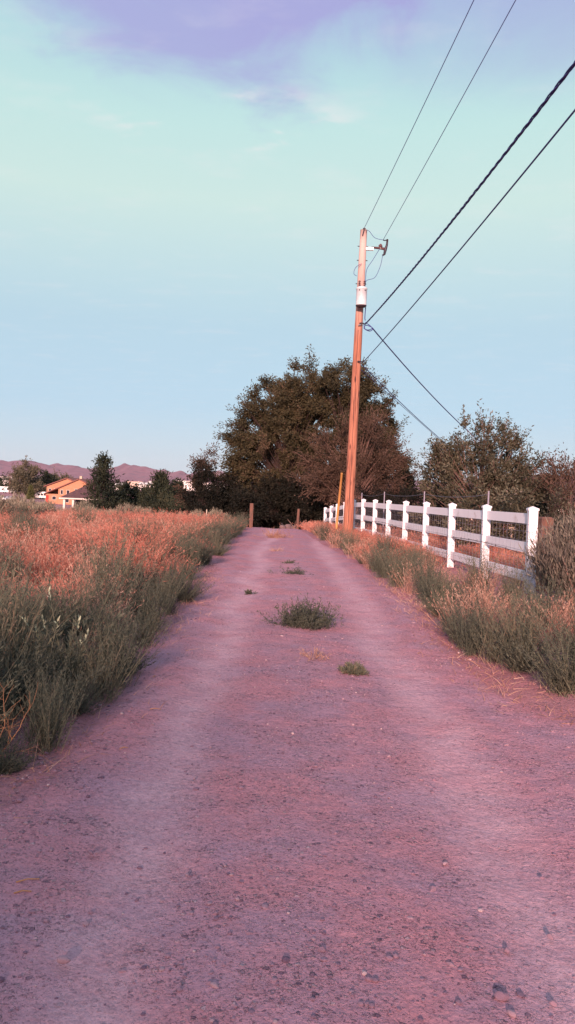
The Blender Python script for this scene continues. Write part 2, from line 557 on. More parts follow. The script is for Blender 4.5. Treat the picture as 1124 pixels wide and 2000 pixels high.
def build_wire_fence():
    wire = mat('galvanised_wire', (0.20, 0.18, 0.24), rough=0.5, metal=0.6)
    rust = mat('rusty_barbed_wire', (0.09, 0.06, 0.07), rough=0.8, metal=0.2)
    O = np.array([FK[0][0] - 0.16, FK[0][1], FG[0]])
    root = empty('wire_fence', tuple(O), 0, 'thin wire mesh fence strung along the road side of the white fence', 'fence')

    def p(s, h):       # s metres along the line from the first post
        k = s / 2.0056
        x = 3.52 - 0.15 * k - 0.16; y = 11 + 2.0 * k
        return np.array([x, y, np.interp(k, np.arange(13), FG) + h]) - O
    S = np.linspace(-4.5, 24, 40)
    for h in (0.12, 0.2, 0.29, 0.40, 0.52, 0.64, 0.77, 0.90, 1.0):
        MB().tube([p(s, h + 0.012 * math.sin(s * 1.9 + h * 9)) for s in S], 0.0022, 4, cap=False).build('strand', wire, root)
    b = MB()
    for s in np.arange(-4.4, 23, 0.16):
        b.tube([p(s, 0.1), p(s + .005, 0.55), p(s, 1.0)], 0.0014, 3, cap=False)
    tag(b.build('stay_wires', wire, root), kind='stuff')
    b = MB()
    P = [p(s, 0.60 + 0.05 * math.sin(s * 0.8)) + np.array([-0.03, 0, 0]) for s in S]
    b.tube(P, 0.0042, 4, cap=False)
    for s in np.arange(-4, 23, 0.45):
        c = p(s, 0.60 + 0.05 * math.sin(s * 0.8)) + np.array([-0.03, 0, 0])
        b.tube([c + (0, -.018, -.018), c + (0, .018, .018)], 0.0035, 3); b.tube([c + (0, .018, -.018), c + (0, -.018, .018)], 0.0035, 3)
    b.build('barbed_wire', rust, root)
    # taller steel posts behind, with a top wire
    steel = mat('steel_post', (0.24, 0.21, 0.27), rough=0.55, metal=0.5)
    r2 = empty('steel_post_fence', (3.0, 17, 0.1), 0, 'row of tall thin steel posts with a single top wire behind the white fence', 'fence')
    o2 = np.array([3.0, 17, 0.1]); tops = []
    for k in (1.3, 3.55, 5.9, 7.85, 11.5):
        x = 3.52 - 0.15 * k + 0.22; y = 11 + 2.0 * k; g = np.interp(k, np.arange(13), FG)
        hh = 1.50 if k < 8 else 1.36
        mb = MB().box((0, 0, hh / 2 - .2), (0.026, 0.006, hh + .4)).box((0, 0.013, hh / 2 - .2), (0.006, 0.02, hh + .4))
        mb.build('post', steel, r2, loc=tuple(np.array([x, y, g]) - o2))
        tops.append(np.array([x, y - .006, g + hh - 0.06]) - o2)
    Pts = []
    for a, b_ in zip(tops[:-1], tops[1:]):
        for t in np.linspace(0, 1, 8)[:-1]:
            Pts.append(a + (b_ - a) * t - np.array([0, 0, 0.12 * 4 * t * (1 - t) * .5]))
    Pts.append(tops[-1])
    MB().tube(Pts, 0.004, 4).build('top_wire', wire, r2)


build_wire_fence()

# ------------------------------------------------------------------ utility pole and wires
PB = np.array([1.985, 25.0, Hf(1.985, 25)])
PT = np.array([2.107, 25.0, 10.02])


def pole_at(z):
    t = (z - PB[2]) / (PT[2] - PB[2])
    return PB + (PT - PB) * t, 0.168 - 0.058 * t


def build_pole():
    root = empty('utility_pole', tuple(PB), 0, 'tall reddish wooden utility pole with a grey transformer can standing by the white fence', 'utility pole')
    wood = bpy.data.materials.new('pole_wood'); wood.use_nodes = True
    nt = wood.node_tree; b = nt.nodes['Principled BSDF']; N, L = nt.nodes.new, nt.links.new
    b.inputs['Roughness'].default_value = 0.85; b.inputs['Specular IOR Level'].default_value = 0.2
    tc = N('ShaderNodeTexCoord'); mp = N('ShaderNodeMapping'); mp.inputs['Scale'].default_value = (12, 12, 0.45); L(tc.outputs['Object'], mp.inputs[0])
    n1 = N('ShaderNodeTexNoise'); n1.inputs['Scale'].default_value = 2.2; n1.inputs['Detail'].default_value = 7; n1.inputs['Roughness'].default_value = 0.65; L(mp.outputs[0], n1.inputs['Vector'])
    cr = N('ShaderNodeValToRGB')
    st = [(0.34, (0.08, 0.035, 0.03)), (0.44, (0.32, 0.115, 0.078)), (0.58, (0.48, 0.19, 0.125)), (0.75, (0.58, 0.275, 0.20))]
    while len(cr.color_ramp.elements) < 4: cr.color_ramp.elements.new(.5)
    for e, (p, c) in zip(cr.color_ramp.elements, st): e.position = p; e.color = (*c, 1)
    L(n1.outputs[0], cr.inputs[0])
    # knots and checks
    mp2 = N('ShaderNodeMapping'); mp2.inputs['Scale'].default_value = (5, 5, 1.3); L(tc.outputs['Object'], mp2.inputs[0])
    vo = N('ShaderNodeTexVoronoi'); vo.inputs['Scale'].default_value = 1.6; L(mp2.outputs[0], vo.inputs['Vector'])
    mr = N('ShaderNodeMapRange'); mr.inputs['From Min'].default_value = 0.30; mr.inputs['From Max'].default_value = 0.14; L(vo.outputs['Distance'], mr.inputs[0])
    mx = N('ShaderNodeMix'); mx.data_type = 'RGBA'; mx.inputs['B'].default_value = (0.09, 0.035, 0.03, 1)
    L(mr.outputs[0], mx.inputs['Factor']); L(cr.outputs[0], mx.inputs['A'])
    # bleached grey upper end
    sx = N('ShaderNodeSeparateXYZ'); L(tc.outputs['Object'], sx.inputs[0])
    gz = N('ShaderNodeMapRange'); gz.inputs['From Min'].default_value = 6.4; gz.inputs['From Max'].default_value = 9.4; gz.inputs['To Max'].default_value = 0.7; L(sx.outputs['Z'], gz.inputs[0])
    m2 = N('ShaderNodeMix'); m2.data_type = 'RGBA'; m2.inputs['B'].default_value = (0.74, 0.55, 0.52, 1)
    L(gz.outputs[0], m2.inputs['Factor']); L(mx.outputs['Result'], m2.inputs['A']); L(m2.outputs['Result'], b.inputs['Base Color'])
    bp = N('ShaderNodeBump'); bp.inputs['Strength'].default_value = 0.5; bp.inputs['Distance'].default_value = 0.01; L(n1.outputs[0], bp.inputs['Height']); L(bp.outputs[0], b.inputs['Normal'])
    P, rad = [], []
    for z in np.linspace(PB[2] - 0.6, PT[2], 24):
        c, r = pole_at(z); P.append(c - PB); rad.append(r * (1 + 0.02 * math.sin(z * 3.1)))
    MB().tube(P, rad, 20).build('pole_shaft', wood, root, smooth=True)
    grey = mat('transformer_paint', (0.62, 0.60, 0.63), rough=0.4, spec=0.5, base2=(0.52, 0.49, 0.53), vscale=4)
    dark = mat('dark_hardware', (0.06, 0.045, 0.06), rough=0.5, metal=0.4)
    galv = mat('galvanised_hardware', (0.55, 0.53, 0.56), rough=0.4, metal=0.7)
    porc = mat('brown_porcelain', (0.12, 0.05, 0.05), rough=0.25, spec=0.6)
    cable = mat('cable_jacket', (0.05, 0.048, 0.20), rough=0.6)

    def rel(z, dx=0, dy=0):
        c, r = pole_at(z); return c - PB + np.array([dx, dy, 0])
    # transformer can, hung on the camera side of the pole
    tr = empty('transformer', tuple(rel(7.86, 0.01, -0.34))); tr.parent = root
    prof = [(0.0, -0.34), (0.165, -0.34), (0.175, -0.31), (0.17, -0.30), (0.17, 0.16), (0.182, 0.17), (0.182, 0.20), (0.165, 0.225), (0.10, 0.265), (0.0, 0.275)]
    P = [(0, 0, z) for _, z in prof]; rr = [max(r, 0.001) for r, _ in prof]
    MB().tube(P, rr, 22).build('tank', grey, tr, smooth=True)
    MB().tube([(0, 0, -0.375), (0, 0, -0.341)], [0.155, 0.178], 20).build('base_ring', dark, tr)
    for sx_ in (-1, 1):
        q = MB()
        for i in range(4): q.tube([(sx_ * .08, 0, .25 + i * .055), (sx_ * .08, 0, .29 + i * .055)], [0.04, 0.022], 10)
        q.build('bushing', porc, tr, smooth=True)
    for zz in (-0.22, 0.1):
        MB().box((0.0, 0.22, zz), (0.09, 0.13, 0.07)).build('hanger', galv, tr)
    for a in (-0.5, 0.6):
        MB().box((0.173 * math.sin(a), -0.173 * math.cos(a), 0.12), (0.035, 0.02, 0.03), rz=a).build('lug', dark, tr)
    # cutout bracket reaching to the right
    br = empty('cutout_bracket', tuple(rel(9.42, 0.12, -0.02))); br.parent = root
    MB().box((0.10, 0, 0.0), (0.24, 0.09, 0.085)).build('mount', galv, br)
    MB().tube([(0.16, 0, 0.05), (0.42, 0, 0.04), (0.57, 0, 0.02)], [0.032, 0.04, 0.045], 8).build('arm', porc, br, smooth=True)
    q = MB().tube([(0.575, -0.03, -0.17), (0.60, -0.03, -0.02), (0.645, -0.03, 0.14), (0.655, -0.03, 0.32)], [0.035, 0.05, 0.035, 0.03], 8)
    q.build('fuse_tube', dark, br, smooth=True)
    MB().tube([(0.45, -0.02, 0.06), (0.44, -0.02, 0.12), (0.46, -.02, .17)], [0.06, 0.065, 0.02], 8).build('arrester', porc, br, smooth=True)
    MB().tube([(0.655, -0.03, 0.30), (0.57, -0.03, 0.28), (0.52, -.03, .29)], 0.018, 6).build('hook', dark, br)
    MB().tube([(0.58, -0.03, -0.16), (0.52, -0.05, -0.2)], [0.035, 0.03], 6).build('lower_contact', dark, br)
    # jumpers
    def curve(pts, n=16):
        pts = np.array(pts, float); t = np.linspace(0, 1, len(pts)); s = np.linspace(0, 1, n)
        out = np.zeros((n, 3))
        for i in range(n):       # Catmull-Rom
            f = s[i] * (len(pts) - 1); k = min(int(f), len(pts) - 2); u = f - k
            p0, p1, p2, p3 = pts[max(k - 1, 0)], pts[k], pts[k + 1], pts[min(k + 2, len(pts) - 1)]
            out[i] = 0.5 * ((2 * p1) + (-p0 + p2) * u + (2 * p0 - 5 * p1 + 4 * p2 - p3) * u * u + (-p0 + 3 * p1 - 3 * p2 + p3) * u ** 3)
        return out
    B = rel(9.42, 0.12, -0.02); top = rel(10.0)
    for pts in ([top + (0.03, 0, .05), top + (.18, -.02, -.02), top + (.36, -.03, -.22), B + (.52, -.03, .29)],
                [B + (.52, -.05, -.2), B + (.46, -.05, -.55), B + (.30, -.08, -.92), B + (.06, -.1, -1.02), rel(8.25, .10, -.28)],
                [rel(8.9, -.02, -.17), rel(8.78, -.2, -.17), rel(8.58, -.26, -.17), rel(8.5, -.16, -.16)],
                [B + (.44, -.02, .05), B + (.2, -.05, -.38), rel(8.72, .15, -.1), rel(8.2, .13, -.22)]):
        MB().tube(curve(pts), 0.0085, 5).build('jumper', cable, root)
    MB().tube([rel(10.02, -.03, -.13), rel(10.0, .0, -.14), rel(9.8, -.04, -.145)], 0.02, 5).build('pole_top_pin', dark, root)
    MB().tube([rel(9.96, .0, .0), rel(10.08, .02, .0)], [0.05, 0.045], 8).build('top_insulator', porc, root)
    # service drip loops
    MB().tube(curve([rel(7.5, .17, -.25), rel(7.2, .17, -.16), rel(7.1, .19, -.15)]), 0.016, 6).build('service_lead', cable, root)
    loop = [rel(7.05, .19, -.12), rel(6.95, .34, -.14), rel(6.86, .42, -.15), rel(6.80, .30, -.16), rel(6.85, .16, -.16), rel(6.95, .22, -.15), rel(6.9, .4, -.14)]
    MB().tube(curve(loop, 30), 0.014, 5).build('drip_loop', cable, root)
    MB().tube(curve([rel(7.0, .15, -.12), rel(6.83, .2, -.14), rel(6.77, .36, -.14), rel(6.86, .47, -.13)], 20), 0.014, 5).build('drip_loop', cable, root)
    for z in (7.0, 5.78):
        MB().tube([rel(z, 0, -.19 - 0.0), rel(z, 0.10, -.2), rel(z, .2, -.06)], 0.022, 5).build('clamp', dark, root)
    q = MB()
    for z in np.arange(7.02, 6.86, -0.02):
        pass
    MB().tube([rel(6.93, -.03, -.185), rel(6.96, .06, -.19)], 0.018, 5).build('bolt', galv, root)
    for z in (9.5, 9.05, 8.3):
        MB().tube([rel(z, -.17, 0), rel(z, .17, 0)], 0.014, 6).build('bolt', dark, root)
    gw = [rel(z, -.02, -(pole_at(z)[1] + .004)) for z in np.linspace(0.3, 6.8, 12)]
    MB().tube(gw, 0.006, 4).build('ground_wire', dark, root)

    # ----- wires, each a thing of its own
    def span(A, Bp, sag, n=40):
        A, Bp = np.array(A, float), np.array(Bp, float)
        t = np.linspace(0, 1, n)[:, None]
        P = A + (Bp - A) * t
        P[:, 2] -= (sag * 4 * t * (1 - t))[:, 0]
        return P

    def strand(name, P, r, label, cat='cable', group=None, material=cable, sides=6):
        o0 = P[0].copy()
        o = MB().tube(P - o0, r, sides).build(name, material, None, loc=tuple(o0))
        return tag(o, label, cat, group)
    bare = mat('bare_conductor', (0.16, 0.16, 0.46), rough=0.45, metal=0.5)
    strand('power_line', span(PB + rel(10.06), (4.7, -20, 10.35), 0.30), 0.0085, 'thin bare power line tied to the very top of the wooden pole', 'power line', material=bare)
    strand('power_line', span(PB + rel(9.42, .64, -.05) + (0, 0, .30), (5.05, -20, 10.3), 0.30), 0.0085, 'thin bare power line ending at the bracket arm of the wooden pole', 'power line', material=bare)
    P = span(PB + rel(7.0, .2, -.1), (4.45, -20, 7.9), .86, 420)
    # twisted service cable: three strands wound together
    L_ = np.cumsum(np.r_[0, np.linalg.norm(np.diff(P, axis=0), axis=1)])
    o0 = P[0].copy()
    tw = empty('twisted_cable', tuple(o0), 0, 'thick dark twisted cable running from below the transformer can', 'cable')
    for k in range(3):
        a = L_ / 0.85 * 2 * np.pi + k * 2 * np.pi / 3
        w = 1 + 0.12 * np.sin(L_ * 1.7 + k)
        Q = P - o0 + np.stack([np.cos(a), 0 * a, np.sin(a)], 1) * 0.0135 * w[:, None]
        MB().tube(Q, 0.0108, 6).build('strand', cable, tw, smooth=True)
    strand('telephone_cable', span(PB + rel(5.78, .2, -.06), (4.4, -20, 7.5), 0.50), 0.0125, 'single dark cable clamped to the wooden pole below the twisted one', 'cable')
    H1 = np.array([11.6, 44.5, 4.4])
    strand('service_drop', span(PB + rel(6.88, .42, -.14), (11.2, 43.5, 4.35), 0.25), 0.021, 'thick service cable falling from the drip loops toward the brown roofed house')
    strand('service_drop', span(PB + rel(5.72, .18, .08), (9.9, 43.8, 3.75), 0.12), 0.014, 'thin drop cable leaving the pole below the service cable, toward the brown roofed house', group=None)
    strand('service_drop', span(PB + rel(5.55, .18, .10), (9.8, 43.8, 3.62), -0.02), 0.010, 'thinnest drop cable just under the other two, toward the brown roofed house')

    # second pole behind the camera, carrying the far ends of the wires
    g = Hf(4.7, -20)
    r3 = empty('utility_pole', (4.75, -20.15, g), 0, 'wooden utility pole beside the track at the far end of the wires', 'utility pole')
    MB().tube([(0, 0, -.5), (0, 0, 5), (-.05, 0, 10.5 - g)], [.2, .17, .13], 16).build('pole_shaft', wood, r3, smooth=True)
    MB().box((0.15, 0.1, 10.2 - g), (1.3, 0.1, 0.12)).build('crossarm', wood, r3)
    for xx, zz in ((-.05, 10.35), (.3, 10.3)):
        MB().tube([(xx, .15, zz - g - .1), (xx, .15, zz - g + .03)], [.05, .04], 8).build('top_insulator', porc, r3)
    # yellow guard tube
    y = empty('guard_pole', (1.69, 26, Hf(1.69, 26)), 0, 'thin leaning yellow guard tube next to the wooden utility pole', 'pole')
    ym = mat('yellow_plastic', (0.56, 0.27, 0.09), rough=0.55, base2=(0.46, 0.20, 0.07), vscale=3)
    h0 = Hf(1.69, 26)
    MB().tube([(-.03, 0, -.3), (0, 0, .6), (.095, 0, 2.19 - h0)], [.042, .042, .04], 12).build('tube', ym, y, smooth=True)
    MB().tube([(.095, 0, 2.192 - h0), (.097, 0, 2.215 - h0)], [.045, .03], 12).build('end_cap', ym, y, smooth=True)


build_pole()

# ------------------------------------------------------------------ vegetation kit
def unit(v):
    return v / (np.linalg.norm(v, axis=-1, keepdims=True) + 1e-9)


def add_blades(mb, base, d, length, width, bend, rnd, levels=3, r=rng):
    """curved tapering blades; base (N,3), d (N,3) start direction, bend (N,3) added with the square of the height"""
    N = len(base)
    d = unit(d)
    length = np.broadcast_to(length, (N,)); width = np.broadcast_to(width, (N,))
    side = unit(np.cross(d, unit(r.normal(size=(N, 3)))))
    ts = np.linspace(0, 1, levels + 1)
    V = np.zeros((N, 2 * levels + 1, 3))
    for k, t in enumerate(ts):
        c = base + d * (length * t)[:, None] + bend * (length * t * t)[:, None]
        if k == levels:
            V[:, 2 * k] = c
        else:
            w = (width * (1 - 0.6 * t) * 0.5)[:, None]
            V[:, 2 * k] = c - side * w
            V[:, 2 * k + 1] = c + side * w
    n = 2 * levels + 1
    off = (np.arange(N) * n)[:, None]
    Q = np.concatenate([np.array([[2 * k, 2 * k + 1, 2 * k + 3, 2 * k + 2]]) + off for k in range(levels - 1)], 0) if levels > 1 else None
    T = np.array([[2 * levels - 2, 2 * levels - 1, 2 * levels]]) + off
    fs = [T] if Q is None else [Q, T]
    mb.add(V.reshape(-1, 3), fs, np.repeat(np.broadcast_to(rnd, (N,)), n))


def add_leaves(mb, c, d, length, width, rnd, r=rng, flat=None):
    """folded diamond leaves"""
    N = len(c)
    d = unit(d)
    side = unit(np.cross(d, unit(r.normal(size=(N, 3)) if flat is None else flat)))
    nrm = np.cross(side, d)
    l = np.broadcast_to(length, (N,))[:, None]; w = np.broadcast_to(width, (N,))[:, None]
    V = np.stack([c, c + d * l * 0.45 + side * w * 0.5 + nrm * w * 0.12, c + d * l, c + d * l * 0.45 - side * w * 0.5 + nrm * w * 0.12], 1)
    off = (np.arange(N) * 4)[:, None]
    Q = np.array([[0, 1, 2, 3]]) + off
    mb.add(V.reshape(-1, 3), [Q], np.repeat(np.broadcast_to(rnd, (N,)), 4))


def dirs(n, spread, r=rng, up=True):
    """directions within spread (radians) of vertical"""
    th = spread * np.sqrt(r.random(n)); ph = r.random(n) * 2 * np.pi
    return np.stack([np.sin(th) * np.cos(ph), np.sin(th) * np.sin(ph), np.cos(th)], 1)


VEG = {
    'weed': mat('green_weed_leaf', ramp=[(0.0, (0.080, 0.078, 0.066)), (0.45, (0.135, 0.135, 0.100)), (0.8, (0.205, 0.185, 0.130)), (1.0, (0.30, 0.20, 0.145))], rough=0.8, spec=0.15, attr=True, trans=0.25, tone=0.6),
    'straw': mat('dry_straw', ramp=[(0.0, (0.24, 0.11, 0.085)), (0.4, (0.44, 0.22, 0.165)), (0.75, (0.57, 0.32, 0.25)), (1.0, (0.66, 0.43, 0.35))], rough=0.85, spec=0.15, attr=True, trans=0.25),
    'orange': mat('orange_dry_grass', ramp=[(0.0, (0.20, 0.085, 0.070)), (0.35, (0.51, 0.175, 0.130)), (0.8, (0.61, 0.245, 0.185)), (0.93, (0.64, 0.36, 0.29)), (1.0, (0.17, 0.15, 0.09))], rough=0.9, spec=0.1, attr=True, trans=0.25),
    'sage': mat('sagebrush_leaf', ramp=[(0.0, (0.16, 0.12, 0.10)), (0.45, (0.30, 0.24, 0.18)), (0.8, (0.43, 0.36, 0.27)), (1.0, (0.42, 0.27, 0.22))], rough=0.85, spec=0.15, attr=True, trans=0.2),
    'sage_near': mat('woody_sagebrush_leaf', ramp=[(0.0, (0.09, 0.07, 0.065)), (0.45, (0.20, 0.155, 0.13)), (0.8, (0.32, 0.265, 0.20)), (1.0, (0.32, 0.20, 0.18))], rough=0.85, spec=0.15, attr=True, trans=0.15),
    'bark': mat('shrub_bark', (0.30, 0.155, 0.13), base2=(0.17, 0.085, 0.08), rough=0.9, vscale=14),
    'pinkbark': mat('pale_dead_twigs', (0.24, 0.135, 0.11), base2=(0.15, 0.085, 0.075), rough=0.9, vscale=9),
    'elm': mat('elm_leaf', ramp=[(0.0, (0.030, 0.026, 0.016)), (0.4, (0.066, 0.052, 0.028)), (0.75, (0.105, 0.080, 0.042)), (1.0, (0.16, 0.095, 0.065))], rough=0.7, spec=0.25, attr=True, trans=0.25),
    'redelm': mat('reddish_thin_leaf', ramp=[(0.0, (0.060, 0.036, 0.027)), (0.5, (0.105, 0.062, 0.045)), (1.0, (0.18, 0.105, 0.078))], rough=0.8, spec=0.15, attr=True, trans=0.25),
    'juniper': mat('shaded_juniper_scale', ramp=[(0.0, (0.006, 0.006, 0.005)), (0.5, (0.013, 0.012, 0.009)), (1.0, (0.028, 0.023, 0.016))], rough=0.8, spec=0.15, attr=True, trans=0.1),  # shade below the crowns is put into this near black leaf colour
    'pine': mat('pine_needle', ramp=[(0.0, (0.016, 0.022, 0.016)), (0.5, (0.038, 0.043, 0.026)), (1.0, (0.070, 0.065, 0.040))], rough=0.8, spec=0.15, attr=True, trans=0.1),
    'apple': mat('fruit_tree_leaf', ramp=[(0.0, (0.036, 0.032, 0.022)), (0.5, (0.085, 0.072, 0.045)), (0.85, (0.19, 0.16, 0.11)), (1.0, (0.32, 0.22, 0.19))], rough=0.6, spec=0.35, attr=True, trans=0.25),
    'cotton': mat('cottonwood_leaf', ramp=[(0.0, (0.075, 0.065, 0.045)), (0.5, (0.14, 0.115, 0.078)), (1.0, (0.20, 0.155, 0.11))], rough=0.8, spec=0.15, attr=True, trans=0.2),
    'bright': mat('light_green_leaf', ramp=[(0.0, (0.07, 0.075, 0.03)), (0.5, (0.13, 0.13, 0.05)), (1.0, (0.19, 0.17, 0.08))], rough=0.8, spec=0.15, attr=True, trans=0.2),
    'trunk': mat('tree_bark', (0.075, 0.042, 0.038), base2=(0.04, 0.024, 0.022), rough=0.95, vscale=5, stretch=(3, 3, 0.7), bump=0.6, bscale=12),
    'pale_flower': mat('pale_leaf_tip', (0.62, 0.60, 0.42), rough=0.7, trans=0.2),
}


def weed_mesh(name, seed, h, spread, stems, leafy=26, w=0.0065):
    r = np.random.default_rng(seed); mb = MB()
    base = np.concatenate([r.normal(0, h * 0.10, (stems, 2)), np.full((stems, 1), -0.03)], 1)
    d = dirs(stems, spread, r)
    L_ = h * r.uniform(0.55, 1.05, stems)
    bend = np.stack([r.normal(0, .12, stems), r.normal(0, .12, stems), r.uniform(0.0, .18, stems)], 1)
    rn = np.clip(r.normal(0.62, 0.12, stems), 0, 1)
    add_blades(mb, base, d, L_, w * 0.9, bend, rn, 3, r)
    n = leafy
    t = r.uniform(0.12, 1.0, (stems, n))
    c = base[:, None] + d[:, None] * (L_[:, None] * t)[..., None] + bend[:, None] * (L_[:, None] * t * t)[..., None]
    dd = unit(d[:, None] * 0.9 + r.normal(0, 0.55, (stems, n, 3)) + np.array([0, 0, 0.25]))
    ll = 0.075 * h ** 0.5 * (1.15 - 0.6 * t) * r.uniform(0.6, 1.3, (stems, n))
    rr = np.clip(rn[:, None] - 0.30 + r.normal(0, .16, (stems, n)), 0, 0.96)
    add_leaves(mb, c.reshape(-1, 3), dd.reshape(-1, 3), ll.reshape(-1), w, rr.reshape(-1), r)
    return mb.mesh(name, VEG['weed'])


def tuft_mesh(name, seed, h, spread, blades, w, m, seedhead=True, droop=0.35):
    r = np.random.default_rng(seed); mb = MB()
    base = np.concatenate([r.normal(0, h * 0.13, (blades, 2)), np.full((blades, 1), -0.03)], 1)
    d = dirs(blades, spread, r)
    d[:, :2] += base[:, :2] * 0.8 / h
    L_ = h * r.uniform(0.5, 1.1, blades)
    out = d.copy(); out[:, 2] = 0
    bend = out * droop + np.stack([r.normal(0.05, .12, blades), r.normal(0, .12, blades), -0.1 * np.ones(blades)], 1)
    rn = np.clip(r.normal(0.5, 0.2, blades), 0, 0.95)
    add_blades(mb, base, d, L_, w, bend, rn, 3, r)
    if seedhead:
        n = 9
        t = r.uniform(0.55, 1.0, (blades, n))
        dn = unit(d)
        c = base[:, None] + dn[:, None] * (L_[:, None] * t)[..., None] + bend[:, None] * (L_[:, None] * t * t)[..., None]
        dd = unit(dn[:, None] + r.normal(0, 0.5, (blades, n, 3)))
        add_leaves(mb, c.reshape(-1, 3), dd.reshape(-1, 3), r.uniform(.02, .06, blades * n) * h ** .5, w * 1.1, np.clip(np.repeat(rn, n) + 0.12 + r.normal(0, .1, blades * n), 0, .98), r)
    return mb.mesh(name, m)


def place(name, me, x, y, s, rz, label, cat, group, lean=0.0, dz=0.0):
    o = link(name, me)
    o.location = (x, y, Hf(x, y) + dz)
    o.scale = (s, s, s)
    o.rotation_euler = (lean * math.sin(rz), lean * math.cos(rz), rz)
    return tag(o, label, cat, group)


def fx_gap(x, y):
    return 3.52 - 0.075 * (y - 11) - x


def build_verges():
    r = np.random.default_rng(21)
    weeds = [weed_mesh('weed_plant', 100 + i, h, sp, n, lf) for i, (h, sp, n, lf) in enumerate([(0.62, 0.62, 90, 26), (0.66, 0.95, 160, 30), (0.50, 1.15, 150, 30), (0.82, 0.5, 110, 30)])]
    straw = [tuft_mesh('dry_grass_tuft', 200 + i, h, sp, n, 0.006, VEG['straw']) for i, (h, sp, n) in enumerate([(0.55, 0.45, 90), (0.65, 0.6, 110), (0.48, 0.5, 80)])]
    orange = [tuft_mesh('orange_grass_tuft', 230 + i, h, sp, n, 0.007, VEG['orange']) for i, (h, sp, n) in enumerate([(0.5, 0.7, 110), (0.58, 0.8, 120)])]
    # field side of the track
    pts = []
    for _ in range(6000):
        y = r.uniform(3.7, 11.0)
        l, _e = edges(y)
        x = r.uniform(-0.37 * y - 1.8, l + 0.16)
        if x < -8: continue
        md = 0.22 + 0.017 * y
        if all((x - a) ** 2 + (y - b) ** 2 > md * md for a, b in pts):
            pts.append((x, y))
    WL = ['upright feathery grey green weed', 'wide bushy grey green weed', 'low sprawling grey green weed', 'tall narrow grey green weed']
    lab = ' in the verge on the open field side'
    labS = 'pale pink dry grass tuft among green weeds on the open field side'
    for (x, y) in pts:
        l, _e = edges(y)
        far = l - x
        u = r.random()
        if far > 0.8 and u < (y - 7.2) / 2.6: continue
        if u < 0.13 and far > 0.3:
            place('dry_grass_tuft', straw[r.integers(3)], x, y, r.uniform(.8, 1.15), r.uniform(0, 6.28), labS, 'grass tuft', 'dry tufts in the field verge')
        else:
            k = r.uniform(0.5, 0.8) if far < 0.3 else r.uniform(0.8, 1.3)
            if y < 4.6: k *= 0.85
            if y > 7.5 and far > .8: k *= .7
            q = r.integers(4); place('weed_plant', weeds[q], x, y, k, r.uniform(0, 6.28), WL[q] + lab, 'weed', 'weeds in the field verge', 0.1)
    labO = 'tall orange dry grass bush standing above the dry grass of the open field'
    labG = 'lone olive weed standing among the dry orange grass of the open field'
    for i in range(95):
        y = r.uniform(10.0, 23); l, _e = edges(y)
        x = r.uniform(-0.37 * y - 1.5, l - 0.7)
        if i % 3:
            place('dry_grass_tuft', (orange * 4 + straw)[r.integers(11)], x, y, r.uniform(1.1, 1.6), r.uniform(0, 6.28), labO, 'grass tuft', 'tall tufts in the dry field')
        else:
            place('weed_plant', weeds[r.integers(4)], x, y, r.uniform(.8, 1.15), r.uniform(0, 6.28), labG, 'weed', 'lone weeds in the dry field')
    labE = 'low green weed clump on the field edge of the track where orange grass begins'
    for y in np.arange(13.0, 31, 0.5):
        l, _e = edges(y)
        for q in range(2):
            x = l + 0.08 - r.uniform(0.0, 0.9)
            yy = y + r.uniform(-.25, .25)
            if r.random() < 0.72:
                place('weed_plant', weeds[r.integers(4)], x, yy, r.uniform(.6, 1.0), r.uniform(0, 6.28), labE, 'weed', 'weeds along the far field edge')
    # fence side
    labR = ' between the gravel track and the white fence'
    labRS = 'pinkish straw grass tuft between the gravel track and the white fence'
    big = weed_mesh('weed_plant', 140, 0.78, 0.95, 190, 34, 0.008)
    for i, (x, y, s) in enumerate([(2.30, 6.15, 0.72), (2.65, 6.6, 0.75), (2.15, 6.9, 0.62), (2.85, 5.95, 0.66)]):
        place('weed_plant', big, x, y, s, i * 1.7, 'large bushy dark green weed at the track edge in front of the sagebrush', 'weed', 'large weeds before the sagebrush')
    pts = []
    for _ in range(4000):
        y = r.uniform(7.0, 27)
        _l, e = edges(y)
        fx = 3.52 - 0.075 * (y - 11) - 0.30
        x = r.uniform(e - 0.06, max(fx, e + 0.5))
        if (x - 3.3) ** 2 + (y - 8.8) ** 2 < 0.55: continue
        if fx - x < 0.42 and 9.2 < y < 17: continue
        md = 0.22 + 0.014 * y
        if all((x - a) ** 2 + (y - b) ** 2 > md * md for a, b in pts): pts.append((x, y))
    for (x, y) in pts:
        _l, e = edges(y)
        far = x - e
        if y > 15.5 and far > 0.55:
            if r.random() < .75:
                place('dry_grass_tuft', orange[r.integers(2)], x, y, r.uniform(.75, 1.1), r.uniform(0, 6.28), 'orange dry grass tuft on the verge below the utility pole', 'grass tuft', 'orange tufts below the pole')
        elif r.random() < (0.66 if far > 0.45 else 0.3):
            place('dry_grass_tuft', straw[r.integers(3)], x, y, r.uniform(.7, 1.1) * (.75 if fx_gap(x, y) < .8 else 1), r.uniform(0, 6.28), labRS, 'grass tuft', 'straw tufts along the fence verge')
        else:
            q = r.integers(4); place('weed_plant', weeds[q], x, y, r.uniform(.6, .95), r.uniform(0, 6.28), WL[q] + labR, 'weed', 'green weeds along the fence verge')


build_verges()


